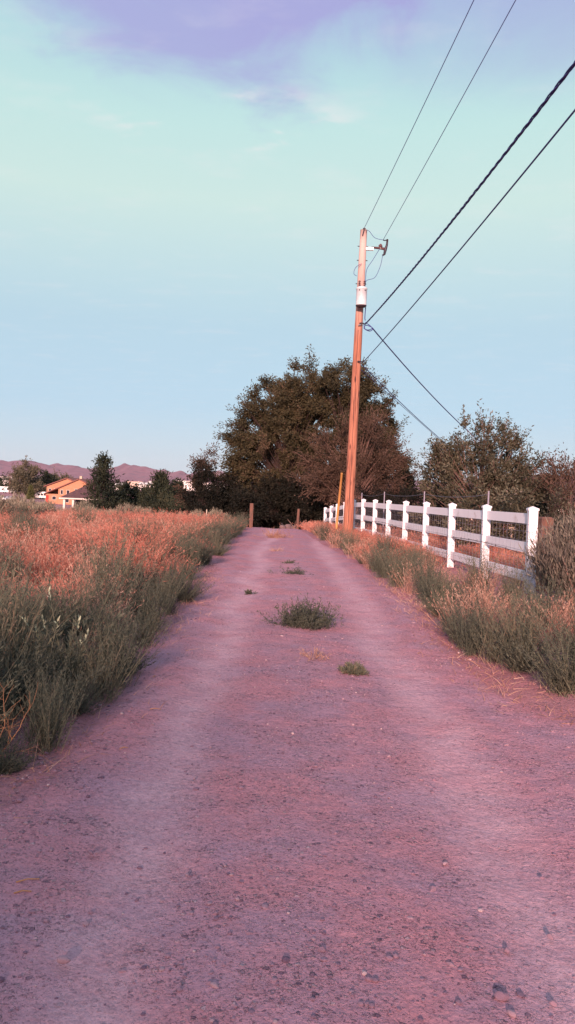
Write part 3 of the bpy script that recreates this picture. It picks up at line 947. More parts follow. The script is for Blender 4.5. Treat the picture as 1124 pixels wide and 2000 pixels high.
def build_grass():
    r = np.random.default_rng(33)

    def field(name, label, pos, h, m, blades, wf, spread=0.55, seeds=True):
        mb = MB()
        T = len(pos)
        bl = blades
        base = np.repeat(pos, bl, 0)
        hh = np.repeat(h, bl) * r.uniform(0.5, 1.1, T * bl)
        base = base + np.concatenate([r.normal(0, 0.13, (T * bl, 2)), np.full((T * bl, 1), -0.03)], 1)
        d = dirs(T * bl, spread, r)
        out = d.copy(); out[:, 2] = 0
        bend = out * 0.4 + np.stack([r.normal(0.06, .12, T * bl), r.normal(0, .12, T * bl), -0.12 * np.ones(T * bl)], 1)
        w = wf(base[:, 1])
        tr = np.repeat(np.clip(0.5 + 1.1 * (fbm(pos[:, 0] * 0.9 + 50, pos[:, 1] * 0.6 + 9) - 0.5) + r.normal(0, 0.14, T), 0, 1), bl)
        rn = np.clip(tr + r.normal(0, .14, T * bl), 0, 0.97)
        add_blades(mb, base, d, hh, w, bend, rn, 2, r)
        if seeds:
            n = 4
            N = T * bl
            t = r.uniform(0.5, 1.0, (N, n)); dn = unit(d)
            c = base[:, None] + dn[:, None] * (hh[:, None] * t)[..., None] + bend[:, None] * (hh[:, None] * t * t)[..., None]
            dd = unit(dn[:, None] * .6 + r.normal(0, 0.6, (N, n, 3)))
            add_leaves(mb, c.reshape(-1, 3), dd.reshape(-1, 3), r.uniform(.04, .11, N * n), np.repeat(w, n) * 1.0, np.clip(np.repeat(rn, n) + .05 + r.normal(0, .1, N * n), 0, .97), r)
        o = mb.build(name, m)
        return tag(o, label, 'grass', kind='stuff')

    # orange field, left of the track
    P = []
    for (y0, y1, dens) in ((8.8, 16, 8.0), (16, 26, 4.5), (26, 44, 2.8), (44, 62, 0.5)):
        A = 0
        n = int(dens * (y1 - y0) * (0.37 * (y0 + y1) / 2 + 6))
        y = r.uniform(y0, y1, n)
        l, _ = edges(y)
        x = -0.37 * y - 4 + r.random(n) * (l - 0.35 + 0.37 * y + 4)
        keep = (fbm(x * 0.5 + 3, y * 0.35) > 0.37) & ((y > 9.5) | (r.random(n) < 0.45))
        P.append(np.stack([x[keep], y[keep]], 1))
    P = np.concatenate(P)
    pos = np.column_stack([P, H(P[:, 0], P[:, 1])])
    hh = 0.20 + 0.50 * smooth(0.33, 0.66, fbm(P[:, 0] * 0.75, P[:, 1] * 0.6)) + r.normal(0, .07, len(P)).clip(-.1, .2)
    field('dry_grass', 'dense orange dry grass covering the open field', pos, hh, VEG['orange'], 28, lambda y: 0.003 + 0.00036 * y, 0.85)
    # fence side: orange mound by the pole and the strip behind the fence
    n = 420
    y = r.uniform(15, 36, n); _, e = edges(y)
    x = e + 0.25 + r.random(n) * np.maximum(3.52 - 0.075 * (y - 11) - 0.25 - e, 0.6)
    P = np.stack([x, y], 1)
    pos = np.column_stack([P, H(P[:, 0], P[:, 1])])
    field('dry_grass', 'orange dry grass on the verge around the utility pole', pos, r.uniform(.34, .52, n), VEG['orange'], 22, lambda y: 0.004 + 0.0004 * y, 0.75)
    n = 700
    y = r.uniform(9.5, 34, n)
    x = 3.52 - 0.075 * (y - 11) + 0.3 + r.random(n) ** 1.3 * 3.6
    P = np.stack([x, y], 1)
    pos = np.column_stack([P, H(P[:, 0], P[:, 1])])
    field('dry_grass', 'dry orange grass on the far side of the white fence', pos, r.uniform(.28, .46, n), VEG['orange'], 20, lambda y: 0.004 + 0.0004 * y, 0.7)
    # thin low litter on both near verges
    n = 2600
    y = r.uniform(3.4, 14, n); l, e = edges(y)
    side = r.random(n) < 0.6
    x = np.where(side, l + 0.28 - r.random(n) ** 1.6 * 3.4, e - 0.28 + r.random(n) ** 1.6 * 1.6)
    P = np.stack([x, y], 1)
    pos = np.column_stack([P, H(P[:, 0], P[:, 1])])
    field('ground_litter', 'short dry stems and litter between the verge weeds', pos, r.uniform(.06, .2, n), VEG['straw'], 7, lambda y: 0.004 + 0.0002 * y, 1.3, False)


build_grass()


def shrub_mesh(seed, rad, hgt, stems, leafn, lw, ll, leafmat, shell=0.45):
    """rounded woody shrub: stems from the base, upright leaf sprays on the outer part; returns (stems mesh, foliage mesh)"""
    r = np.random.default_rng(seed)
    sb, fb = MB(), MB()
    for i in range(stems):
        ph = r.random() * 6.283; th = 1.25 * math.sqrt(r.random())
        tip = np.array([rad * math.sin(th) * math.cos(ph), rad * math.sin(th) * math.sin(ph), hgt * (0.30 + 0.68 * math.cos(th))]) * r.uniform(0.75, 1.08)
        mid = tip * 0.5 + np.array([r.normal(0, .05), r.normal(0, .05), -0.06 * hgt])
        t = np.linspace(0, 1, 6)[:, None]
        P = 2 * t * (1 - t) * mid + t * t * tip + np.array([0, 0, -0.05]) * (1 - t)
        sb.tube(P, np.linspace(0.018, 0.004, 6) * hgt, 4, cap=False)
        n = leafn
        u = r.uniform(shell, 1.0, n)[:, None]
        C = 2 * u * (1 - u) * mid + u * u * tip
        C = C + r.normal(0, 0.07 * hgt, (n, 3)) * u
        dirv = unit(tip)[None] * 0.5 + np.array([0, 0, 0.8]) + r.normal(0, .45, (n, 3))
        base = np.clip(r.normal(.45, .12), 0, 1)
        add_leaves(fb, C, dirv, ll * r.uniform(.6, 1.4, n), lw, np.clip(base + r.normal(0, .16, n), 0, .97), r)
    return sb.mesh('stems', VEG['bark']), fb.mesh('foliage', leafmat)


def build_sagebrush():
    sm, fm = shrub_mesh(300, 0.78, 1.2, 120, 240, 0.012, 0.095, VEG['sage_near'], .62)
    def sage(sm, fm, x, y, s, rz, label, group=None, sz=None):
        e = empty('sagebrush', (x, y, Hf(x, y) - 0.02), rz, label, 'shrub', group)
        e.scale = (s, s, sz or s)
        link('stems', sm, e); link('foliage', fm, e)
    sage(sm, fm, 3.55, 8.75, 0.98, 0.4, 'big grey olive sagebrush with woody stalks hiding the end of the white fence')
    sage(sm, fm, 4.3, 9.6, 0.9, 2.1, 'sagebrush growing close behind the big one at the end of the fence')
    r = np.random.default_rng(41)
    sets = [shrub_mesh(310 + i, 0.8, 0.95, 46, 80, 0.022, 0.14, VEG['sage']) for i in range(3)]
    lab = 'rounded grey green sagebrush along the far edge of the orange grass field'
    spots = []
    for px in np.linspace(-20, 470, 34):                    # a loose belt some 36 to 52 m out
        for q in range(2):
            Y = r.uniform(35, 54); X = (px - 562) / 1500 * Y + r.normal(0, .6)
            l, _ = edges(Y)
            if X < l - 1.5: spots.append((X, Y))
    for (X, Y) in spots:
        s = r.uniform(0.62, 0.98) * (1.0 if X > -14 else 1.1)
        sage(*sets[r.integers(3)], X, Y, s, r.uniform(0, 6.28), lab, 'sagebrush along the field edge')
    lab = 'broad dark sagebrush in the thicket at the open end of the field'
    for (X, Y, s) in ((-10.4, 27.5, .9), (-11.4, 28.5, 1.0), (-9.9, 29.5, .8), (-12.4, 31, 1.0), (-11.2, 32, .95), (-10.6, 25.4, 0.7), (-10.6, 34, 0.8)):
        sage(*sets[r.integers(3)], X, Y, s, r.uniform(0, 6.28), lab, 'sagebrush thicket')


build_sagebrush()


def build_track_weeds():
    def mat_plant(seed, rad, h, n, m, w, ll):
        r = np.random.default_rng(seed); mb = MB()
        d = dirs(n, 1.45, r)
        base = np.concatenate([r.normal(0, rad * .35, (n, 2)), np.full((n, 1), -.01)], 1)
        L_ = rad * r.uniform(.4, .9, n)
        bend = np.stack([r.normal(0, .15, n), r.normal(0, .15, n), r.uniform(0, .25, n)], 1)
        d[:, 2] *= h / rad * 1.3; 
        rn = np.clip(r.normal(.45, .15, n), 0, 1)
        add_blades(mb, base, d, L_, w, bend, rn, 3, r)
        k = 16
        t = r.uniform(.1, 1, (n, k)); dn = unit(d)
        c = base[:, None] + dn[:, None] * (L_[:, None] * t)[..., None] + bend[:, None] * (L_[:, None] * t * t)[..., None]
        add_leaves(mb, c.reshape(-1, 3), (dn[:, None] * .6 + r.normal(0, .6, (n, k, 3)) + (0, 0, .3)).reshape(-1, 3), ll * r.uniform(.6, 1.3, n * k), w * 1.6, np.clip(np.repeat(rn, k) - .1 + r.normal(0, .15, n * k), 0, .95), r)
        return mb.mesh('weed_plant', m)
    specs = [(0.27, 8.95, 0.36, 0.40, 330, VEG['weed'], 'round dark green weed growing in the middle of the gravel track', 'weed'),
             (0.63, 6.72, 0.10, 0.09, 110, VEG['weed'], 'tiny dark green weed on the track near the straw tuft', 'weed'),
             (0.20, 14.4, 0.26, 0.08, 60, VEG['weed'], 'flat green weed beyond the round weed in the middle of the track', 'weed'),
             (0.10, 16.4, 0.13, 0.06, 40, VEG['weed'], 'small dark weed beyond the flat one on the track', 'weed'),
             (-0.34, 25.0, 0.48, 0.26, 120, VEG['straw'], 'dull dry weed near the crest of the track', 'weed'),
             (-0.54, 11.6, 0.06, 0.04, 24, VEG['weed'], 'single dark sprig alone on the field side wheel line', 'weed')]
    for i, (x, y, rad, h, n, m, lab, cat) in enumerate(specs):
        o = link('weed_plant', mat_plant(400 + i, rad, h, n, m, 0.006, 0.045))
        o.location = (x, y, Hf(x, y))
        tag(o, lab, cat)
    o = link('dry_grass_tuft', tuft_mesh('dry_grass_tuft', 450, 0.17, 1.1, 60, 0.005, VEG['straw']))
    o.location = (0.30, 7.2, Hf(.3, 7.2)); tag(o, 'small pale straw tuft on the track between the two green weeds', 'grass tuft')
    o = link('dry_grass_tuft', tuft_mesh('dry_grass_tuft', 451, 0.2, 1.2, 50, 0.006, VEG['straw']))
    o.location = (-0.25, 19.6, Hf(-.25, 19.6)); tag(o, 'faint flattened straw tuft far along the middle of the track', 'grass tuft')
    # pale-tipped weed
    r = np.random.default_rng(77)
    e = empty('pale_tipped_weed', (-1.66, 5.85, Hf(-1.66, 5.85)), 0, 'weed with cream white tips at the field edge of the track', 'weed')
    mb = MB(); fb = MB()
    n = 26
    base = np.concatenate([r.normal(0, .05, (n, 2)), np.zeros((n, 1))], 1); d = dirs(n, .6, r); L_ = r.uniform(.3, .58, n)
    bend = np.zeros((n, 3)); add_blades(mb, base, d, L_, .007, bend, .6, 3, r)
    k = 12; t = r.uniform(.2, .95, (n, k)); dn = unit(d)
    c = base[:, None] + dn[:, None] * (L_[:, None] * t)[..., None]
    add_leaves(mb, c.reshape(-1, 3), (dn[:, None] + r.normal(0, .5, (n, k, 3))).reshape(-1, 3), .06, .012, .5, r)
    tips = base + dn * L_[:, None]
    e.scale = (1.35, 1.35, 1.35)
    mb.build('leafy_stems', VEG['weed'], e)
    for k in range(11):
        fb = MB()
        q = np.arange(6)[:, None]
        add_leaves(fb, tips[k] - dn[k] * .012 * q, dn[k] + r.normal(0, .35, (6, 3)), .035, .011, .5, r)
        fb.build('flower_tip', VEG['pale_flower'], e)
    # bare branching dead weed at the near field corner
    e = empty('dead_weed', (-1.62, 4.25, Hf(-1.62, 4.25)), 0, 'bare branching orange dead weed stalk at the near corner of the field verge', 'weed')
    db = MB()
    def br(p, d, L0, rad, depth):
        n = 7; pts = [p]
        for i in range(n):
            d = unit(d + r.normal(0, .10, 3)); p = p + d * L0 / n; pts.append(p)
        db.tube(pts, np.linspace(rad, rad * .45, n + 1), 5)
        if depth:
            for i in (2, 4, 5, 7):
                br(pts[i], unit(d + r.normal(0, .6, 3)), L0 * r.uniform(.45, .7), rad * .55, depth - 1)
    for a in range(5):
        br(np.array([0, 0, 0.]), unit(np.array([math.cos(a * 1.3 + .4) * .8, math.sin(a * 1.3 + .4) * .6 - .1, .8])), r.uniform(.20, .32), .0045, 2)
    db.build('stalks', mat('dead_stalk', (0.52, 0.24, 0.12), base2=(0.38, 0.16, 0.09), rough=.8, vscale=9), e)


build_track_weeds()


def build_stones():
    r = np.random.default_rng(55)
    bm = bmesh.new(); bmesh.ops.create_icosphere(bm, subdivisions=1, radius=1)
    IV = np.array([v.co[:] for v in bm.verts]); IF = np.array([[v.index for v in f.verts] for f in bm.faces]); bm.free()
    sm = mat('loose_stone', ramp=[(0.0, (0.15, 0.085, 0.13)), (0.5, (0.33, 0.18, 0.23)), (0.85, (0.45, 0.27, 0.30)), (1.0, (0.66, 0.44, 0.44))], rough=.85, spec=.2, attr=True)
    N = 14000
    # more loose stone in the crown and outside the wheel lines
    y = 1.6 + 14 * r.random(N) ** 1.7
    l, e = edges(y)
    x = np.clip(l, -2.2, 0) + r.random(N) * (np.clip(e, 0, 3) - np.clip(l, -2.2, 0))
    tr = np.exp(-((x + .62) / .3) ** 2) + np.exp(-((x - 1.05) / .32) ** 2)
    patch = fbm(x * 1.6 + 4, y * 1.6)
    keep = r.random(N) > 0.75 * tr
    keep &= (patch + r.normal(0, .08, N)) > 0.42
    x, y = x[keep], y[keep]; n = len(x)
    s = np.clip(r.lognormal(math.log(.0056), .5, n), .003, .016)
    V = IV[None] * s[:, None, None] * r.uniform(.65, 1.2, (n, 1, 3)) * r.uniform(.8, 1.15, (n, 12, 1)) * np.array([1, 1, .62])
    a = r.random(n) * 6.28; ca, sa = np.cos(a), np.sin(a)
    V = np.stack([V[..., 0] * ca[:, None] - V[..., 1] * sa[:, None], V[..., 0] * sa[:, None] + V[..., 1] * ca[:, None], V[..., 2]], -1)
    rel = 0.018 * (fbm(x * 2.1, y * 1.3) - 0.5) + 0.012 * (fbm(x * 9, y * 9, 3) - 0.5) - 0.022 * np.exp(-((x + 0.62) / 0.28) ** 2) - 0.022 * np.exp(-((x - 1.05) / 0.30) ** 2) + 0.012 * np.exp(-((x - 0.2) / 0.4) ** 2)
    V += np.stack([x, y, H(x, y) + rel + 0.004 + s * .2], -1)[:, None]
    mb = MB().add(V.reshape(-1, 3), [(IF[None] + (np.arange(n) * 12)[:, None, None]).reshape(-1, 3)], np.repeat(np.clip(r.normal(.5, .25, n), 0, 1), 12))
    tag(mb.build('gravel', sm), 'loose small gravel scattered over the track', 'gravel', kind='stuff')
    # the larger stones, one by one
    spots = [(980, 1952, .030), (845, 1742, .030), (1000, 1985, .022), (800, 1800, .022), (735, 1905, .02), (880, 1890, .022), (560, 1990, .018), (380, 1523, .013), (178, 1668, .02), (190, 1668, .016), (365, 1712, .016),
             (420, 1930, .022), (410, 1925, .016), (1075, 1835, .02), (690, 1690, .018), (870, 1690, .017), (990, 1860, .02), (1060, 1720, .014), (640, 1880, .016), (760, 1560, .012), (845, 1550, .012), (520, 1740, .016), (600, 1985, .02), (125, 1880, .03), (160, 1541, .016), (1080, 1965, .018)]
    F_, cp, sp = 1500., math.cos(R(1.72)), math.sin(R(1.72)); cr, sr = math.cos(R(2.2)), math.sin(R(2.2))
    shapes = []
    for k in range(4):
        bm = bmesh.new(); bmesh.ops.create_icosphere(bm, subdivisions=2, radius=1)
        V = np.array([v.co[:] for v in bm.verts]); F = np.array([[v.index for v in f.verts] for f in bm.faces]); bm.free()
        q = np.random.default_rng(60 + k)
        ax = q.normal(size=(7, 3)); ax = unit(ax)
        for a_ in ax:                       # knock flats into it
            dd = V @ a_; lim = q.uniform(.6, .85)
            V = V - np.maximum(dd - lim, 0)[:, None] * a_
        V = V * np.array([1.15, .9, .65])
        shapes.append(MB().add(V, [F], .38 + .11 * k).mesh('stone', sm))
    for i, (px, py, s) in enumerate(spots):
        u, v = px - 562, 1000 - py
        X = u * cr - v * sr; yy = u * sr + v * cr; Y = F_ * cp + yy * sp; Z = -F_ * sp + yy * cp
        d = -1.6 / (Z / Y)
        x, y = X / Y * d, d
        o = link('stone', shapes[i % 4]); o.location = (x, y, Hf(x, y) + s * .25 + .004); s *= .72; o.scale = (s, s * .85, s); o.rotation_euler = (0, 0, i * 1.1)
        tag(o, 'loose rounded stone lying on the gravel track', 'stone', 'loose stones on the track')
    # straw bits lying on the track
    for i, (x, y, L0, a) in enumerate(((-1.02, 3.0, .10, .6), (-1.0, 2.92, .07, .5), (-.95, 4.55, .07, .9), (-1.06, 6.3, .10, 1.4), (-.92, 5.4, .08, .2), (1.35, 7.6, .1, 1.2))):
        mb = MB().tube([(0, 0, .008), (L0 * .5 * math.cos(a), L0 * .5 * math.sin(a) * .6, .014), (L0 * math.cos(a), L0 * math.sin(a) * .6, .007)], [.003, .0028, .002], 5)
        o = mb.build('straw_stalk', MATS['dead_stalk']); o.location = (x, y, Hf(x, y) - .004)
        tag(o, 'short broken straw stalk lying on the gravel track', 'straw', 'straw stalks on the track')


build_stones()

# ------------------------------------------------------------------ trees
def crown_tree(name, label, cat, loc, blobs, nclump, nleaf, leaf, lm, seed, trunk_r=0.25, trunk_to=None, clump_r=0.55, droop=-0.25, group=None, twigs=5, barkmat=None, wind=(0.0, 0, 0), rz=0, up=0.0):
    """blobs: ellipsoids (cx, cy, cz, rx, ry, rz) relative to the base"""
    r = np.random.default_rng(seed)
    root = empty(name, loc, rz, label, cat, group)
    tb, fb = MB(), MB()
    B = np.array(blobs, float)
    vol = (B[:, 3] * B[:, 4] * B[:, 5]) ** 0.75; vol /= vol.sum()
    k = r.choice(len(B), nclump, p=vol)
    u = unit(r.normal(size=(nclump, 3))) * (r.uniform(0.25, 1.0, nclump) ** 0.5)[:, None] * r.uniform(.9, 1.08, nclump)[:, None]
    C = B[k, :3] + u * B[k, 3:]
    top = np.array(trunk_to if trunk_to is not None else (B[:, 0].mean(), B[:, 1].mean(), B[:, 2].max()))
    t = np.linspace(0, 1, 9)[:, None]
    TP = top * t + np.array([math.sin(seed), math.cos(seed), 0]) * 0.05 * top[2] * np.sin(t * np.pi) + np.array([0, 0, -.3]) * (1 - t)
    tb.tube(TP, trunk_r * (1 - 0.8 * t[:, 0]) * np.where(t[:, 0] < .05, 1.25, 1), 9)
    for c in C:
        f = np.clip(c[2] / top[2] * 0.62 - 0.08, 0.12, 0.92) * r.uniform(.8, 1.0)
        i = f * 8; a = TP[int(i)] + (TP[min(int(i) + 1, 8)] - TP[int(i)]) * (i - int(i))
        mid = (a + c) / 2 + np.array([0, 0, 0.12 * np.linalg.norm(c - a)]) + r.normal(0, .12, 3)
        s = np.linspace(0, 1, 6)[:, None]
        P = (1 - s) ** 2 * a + 2 * s * (1 - s) * mid + s * s * c
        tb.tube(P, np.linspace(min(trunk_r * .18, .05), trunk_r * .04, 6), 4, cap=False)
        out = unit(c - np.array([top[0], top[1], top[2] * .55]))
        cr_ = clump_r * r.uniform(.65, 1.35)
        tone = np.clip(r.normal(.48, .13), .1, .9)
        m_ = nleaf // twigs
        for q in range(twigs):
            e = c + (unit(r.normal(size=3)) * .8 + out * .7 + np.array([0, 0, up])) * cr_ * r.uniform(.6, 1.3)
            sg = np.linspace(0, 1, 4)[:, None]
            bendv = np.array(wind) * cr_ + np.array([0, 0, droop * cr_])
            TW = c + (e - c) * sg + bendv * sg ** 2
            tb.tube(TW, np.linspace(trunk_r * .045, .004, 4), 3, cap=False)
            w = r.uniform(0.05, 1.08, m_)[:, None]
            L_ = c + (e - c) * w + bendv * w ** 2 + r.normal(0, .20 * cr_, (m_, 3))
            dd = unit(e - c)[None] * .7 + bendv[None] * .8 + r.normal(0, .6, (m_, 3))
            add_leaves(fb, L_, dd, leaf * r.uniform(.6, 1.4, m_), leaf * .42, np.clip(tone + r.normal(0, .15, m_), 0, .97), r)
    tb.build('trunk', barkmat or VEG['trunk'], root)
    fb.build('crown', VEG[lm], root)
    return root


def conifer(name, label, loc, h, rad, seed, lm='pine', group=None, dens=1.0, leaf=0.22, sparse=0.0):
    r = np.random.default_rng(seed)
    root = empty(name, loc, r.random() * 6, label, 'tree', group)
    tb, fb = MB(), MB()
    tb.tube([(0, 0, -.3), (0, 0, h * .5), (0.02 * h, 0, h * .97)], [h * .022, h * .014, .01], 7)
    nb = int(70 * dens)
    for i in range(nb):
        f = 0.06 + 0.9 * (i / nb) ** 0.9
        z = h * f
        ln = rad * (1 - f) ** 0.75 * r.uniform(.6, 1.15) + 0.06 * rad
        a = i * 2.4 + r.normal(0, .3)
        if r.random() < sparse: continue
        e = np.array([math.cos(a) * ln, math.sin(a) * ln, ln * r.uniform(.05, .45)])
        s = np.linspace(0, 1, 4)[:, None]
        P = np.array([0, 0, z]) + e * s + np.array([0, 0, .18 * ln]) * s ** 2
        tb.tube(P, np.linspace(h * .006, h * .0015, 4), 3, cap=False)
        n = int(60 * dens * (0.4 + ln / rad))
        w = r.uniform(.15, 1.05, n)[:, None]
        L_ = np.array([0, 0, z]) + e * w + np.array([0, 0, .18 * ln]) * w ** 2 + r.normal(0, .10 * rad, (n, 3))
        dd = unit(e)[None] * .6 + r.normal(0, .5, (n, 3)) + np.array([0, 0, .5])
        add_leaves(fb, L_, dd, leaf * r.uniform(.6, 1.4, n), leaf * .38, np.clip(r.normal(.45, .2) + r.normal(0, .15, n), 0, .97), r)
    tb.build('trunk', VEG['trunk'], root); fb.build('crown', VEG[lm], root)
    return root


def juniper(label, loc, blobs, seed, group, n=60, nl=150, leaf=.17):
    return crown_tree('juniper_shrub', label, 'shrub', loc, blobs, n, nl, leaf, 'juniper', seed, .12, None, .5, 0.15, group, 4)


def build_trees():
    g = lambda x, y: Hf(x, y)
    # the great elms over the end of the track; sideways offsets in metres
    x, y = 0.4, 49.0
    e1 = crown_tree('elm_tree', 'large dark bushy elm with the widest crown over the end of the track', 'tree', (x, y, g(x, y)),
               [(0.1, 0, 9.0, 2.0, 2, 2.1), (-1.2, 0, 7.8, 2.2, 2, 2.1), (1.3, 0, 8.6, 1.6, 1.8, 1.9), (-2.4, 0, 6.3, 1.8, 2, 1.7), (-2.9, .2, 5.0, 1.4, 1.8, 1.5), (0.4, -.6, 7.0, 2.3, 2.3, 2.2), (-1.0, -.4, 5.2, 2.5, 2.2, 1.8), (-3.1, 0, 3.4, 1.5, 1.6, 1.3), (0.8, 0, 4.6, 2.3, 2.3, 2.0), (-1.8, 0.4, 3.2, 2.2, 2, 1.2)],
               300, 420, .155, 'elm', 501, .42, (0.1, 0, 8.5), .62, -0.35, wind=(-.25, 0, 0), up=.25)
    e1.scale = (1, 1, .95)
    x, y = 3.6, 47.5
    e2 = crown_tree('elm_tree', 'second dark elm with a narrower rounded top behind the utility pole', 'tree', (x, y, g(x, y)),
               [(-0.5, 0, 9.1, 1.7, 1.8, 1.6), (1.0, 0, 8.2, 1.6, 1.7, 1.5), (0.2, 0, 7.2, 1.9, 2, 1.7), (1.4, 0, 6.2, 1.5, 1.8, 1.5), (0.3, 0, 5.0, 2.2, 2, 1.8), (1.9, 0, 3.9, 1.8, 1.8, 1.5)],
               230, 400, .155, 'elm', 502, .34, (0.3, 0, 8.8), .58, -0.3, wind=(.1, 0, 0), up=.2)
    e2.scale = (1, 1, .96)
    x, y = 3.5, 42.0
    crown_tree('reddish_tree', 'sparse reddish brown twiggy tree in front of the dark elms', 'tree', (x, y, g(x, y)),
               [(-1.0, 0, 4.0, 1.5, 1.3, 1.5), (0.9, 0, 4.2, 1.6, 1.4, 1.5), (1.9, 0, 3.1, 1.3, 1.2, 1.2), (0.0, 0, 2.9, 2.2, 1.4, 1.2), (-1.6, -.2, 2.6, 1.3, 1.1, 1.0), (0.3, 0, 5.3, 1.1, 1.1, .9)],
               150, 170, .13, 'redelm', 503, .15, (0.3, 0, 4.6), .6, -0.2, barkmat=VEG['pinkbark'], twigs=7, up=.3)
    # junipers closing the end of the track, their leaf colour carrying the elms' shade
    labj = 'juniper coloured near black for the shade under the elms'
    r = np.random.default_rng(88)
    for i, (x, y, w, h) in enumerate([(-5.0, 47, 1.5, 3.3), (-3.4, 48.5, 1.6, 3.0), (-1.9, 50.5, 1.7, 3.4), (-0.3, 53, 1.8, 3.3), (1.4, 52, 1.8, 3.4), (2.9, 50.5, 1.7, 3.2), (4.6, 49.5, 1.7, 3.4), (-4.3, 45.0, 1.1, 2.1), (6.0, 49, 1.5, 3.0), (-2.6, 46, 1.2, 2.2), (2.4, 46, 1.4, 2.6), (4.2, 45.2, 1.3, 2.3), (-.9, 46.6, 1.3, 2.9), (.6, 46.4, 1.4, 3.1), (1.7, 45.2, 1.2, 2.7), (3.3, 44.2, 1.0, 1.9), (-2.6, 44, .9, 1.6)]):
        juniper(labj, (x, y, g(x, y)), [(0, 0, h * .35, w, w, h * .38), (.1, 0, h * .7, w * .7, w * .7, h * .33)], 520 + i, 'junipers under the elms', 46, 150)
    x, y = 7.1, 46
    conifer('conifer_tree', 'small dark pointed conifer at the outer edge of the elms near the fence', (x, y, g(x, y)), 4.4, 1.3, 540, 'juniper', leaf=.2)
    x, y = -5.6, 50
    crown_tree('brown_tree', 'thin brownish tree at the field side of the dark junipers', 'tree', (x, y, g(x, y)), [(0, 0, 3.3, 1.0, 1.0, 1.4), (-.4, 0, 2.2, 1.1, 1, 1.0), (.4, 0, 4.2, .6, .6, .8)], 38, 130, .14, 'redelm', 545, .12, None, .45, -.2)
    # fruit tree behind the fence
    x, y = 5.2, 21.0
    crown_tree('fruit_tree', 'loose leafy fruit tree with upright branches behind the white fence', 'tree', (x, y, g(x, y)),
               [(-.1, 0, 2.8, .45, .6, .8), (.55, 0, 2.65, .45, .6, .75), (-.85, 0, 2.4, .4, .5, .5), (.2, 0, 2.1, 1.2, 1, .9), (-.9, .1, 1.7, .8, .8, .7), (1.0, .1, 1.8, .8, .8, .8), (0.2, 0, 1.2, 1.5, 1.1, .7), (0.1, 0, 1.7, 1.3, 1.0, .8)],
               175, 160, .085, 'apple', 550, .09, (.1, 0, 2.5), .24, 0.05, barkmat=VEG['pinkbark'], up=.8)
    x, y = 5.55, 27.5
    conifer('conifer_tree', 'dark rounded conifer behind the fruit tree', (x, y, g(x, y)), 3.1, 1.3, 551, 'juniper', leaf=.16)
    x, y = 7.3, 20.3
    crown_tree('bare_shrub', 'tall brownish half bare shrub beside the fruit tree', 'shrub', (x, y, g(x, y)),
               [(0, 0, 1.5, .8, .8, .9), (.6, 0, 1.1, .8, .8, .8), (-.3, 0, 1.9, .4, .4, .5), (1.5, 0, 1.1, .9, .8, .8)], 80, 100, .08, 'redelm', 552, .05, None, .34, .1, barkmat=VEG['pinkbark'], twigs=8, up=.5)
    labh = 'dark leafy garden bush behind the white fence'
    for i, (x, y, w, h) in enumerate([(4.9, 22.6, .9, 1.8), (6.2, 22.8, 1.0, 2.0), (7.1, 23.5, 1.0, 1.7), (4.7, 18.2, .9, 1.5), (6.0, 18.5, 1.1, 1.5), (7.2, 17.2, 1.0, 1.5), (4.6, 22.5, 1.0, 1.6), (4.2, 26, 1.0, 1.6), (3.9, 30, 1.1, 1.7), (3.9, 34, 1.2, 1.9), (5.6, 31.5, 1.2, 1.8), (8.6, 19.5, 1.1, 1.7), (8.0, 22, 1.2, 1.9), (9.6, 22.5, 1.2, 2.0)]):
        crown_tree('garden_bush', labh, 'shrub', (x, y, g(x, y)), [(0, 0, h * .5, w, w, h * .5)], 34, 110, .085, 'juniper' if i > 6 or i < 3 else 'apple', 560 + i, .05, None, .3, .1, 'bushes behind the fence', 4)
    x, y = 12.6, 38
    conifer('conifer_tree', 'small blue green conifer in front of the brown roof', (x, y, g(x, y)), 4.3, 1.1, 575, 'pine', leaf=.16)
    # left: neighbourhood trees
    def far(px, d): return (px - 562) / 1500 * d
    d = 108; x = far(200, d); conifer('pine_tree', 'tall ragged dark pine in front of the orange house', (x, d, g(x, d)), 9.6, 3.1, 580, 'pine', dens=1.2, leaf=.42, sparse=.12)
    d = 112; x = far(312, d); conifer('pine_tree', 'broad dark pine between the orange house and the elms', (x, d, g(x, d)), 7.4, 3.2, 581, 'pine', dens=1.2, leaf=.42, sparse=.05)
    d = 116; x = far(345, d); conifer('pine_tree', 'smaller dark pine behind the broad pine', (x, d, g(x, d)), 6.6, 2.6, 582, 'pine', leaf=.42)
    labd = 'dark round tree in the row beyond the sagebrush'
    for i, (px, d, w, h) in enumerate([(240, 120, 2.2, 5.9), (268, 122, 2.3, 5.6), (290, 118, 2.0, 4.9), (395, 104, 2.3, 3.6), (372, 100, 2.0, 3.4), (418, 96, 2.2, 3.7), (225, 112, 1.9, 4.2), (330, 106, 2.2, 3.8), (440, 92, 2.2, 4.2)]):
        x = far(px, d)
        crown_tree('round_tree', labd, 'tree', (x, d, g(x, d)), [(0, 0, h * .5, w, w, h * .45), (w * .2, 0, h * .75, w * .65, w * .65, h * .24)], 46, 90, .36, 'pine', 590 + i, .18, None, .75, .1, 'dark trees beyond the sagebrush', 4)
    d = 118; x = far(352, d)
    crown_tree('round_tree', 'light green round tree among the dark ones', 'tree', (x, d, g(x, d)), [(0, 0, 2.6, 2.2, 2, 2.1)], 40, 90, .36, 'bright', 605, .16, None, .75, .1)
    d = 300; x = far(50, d)
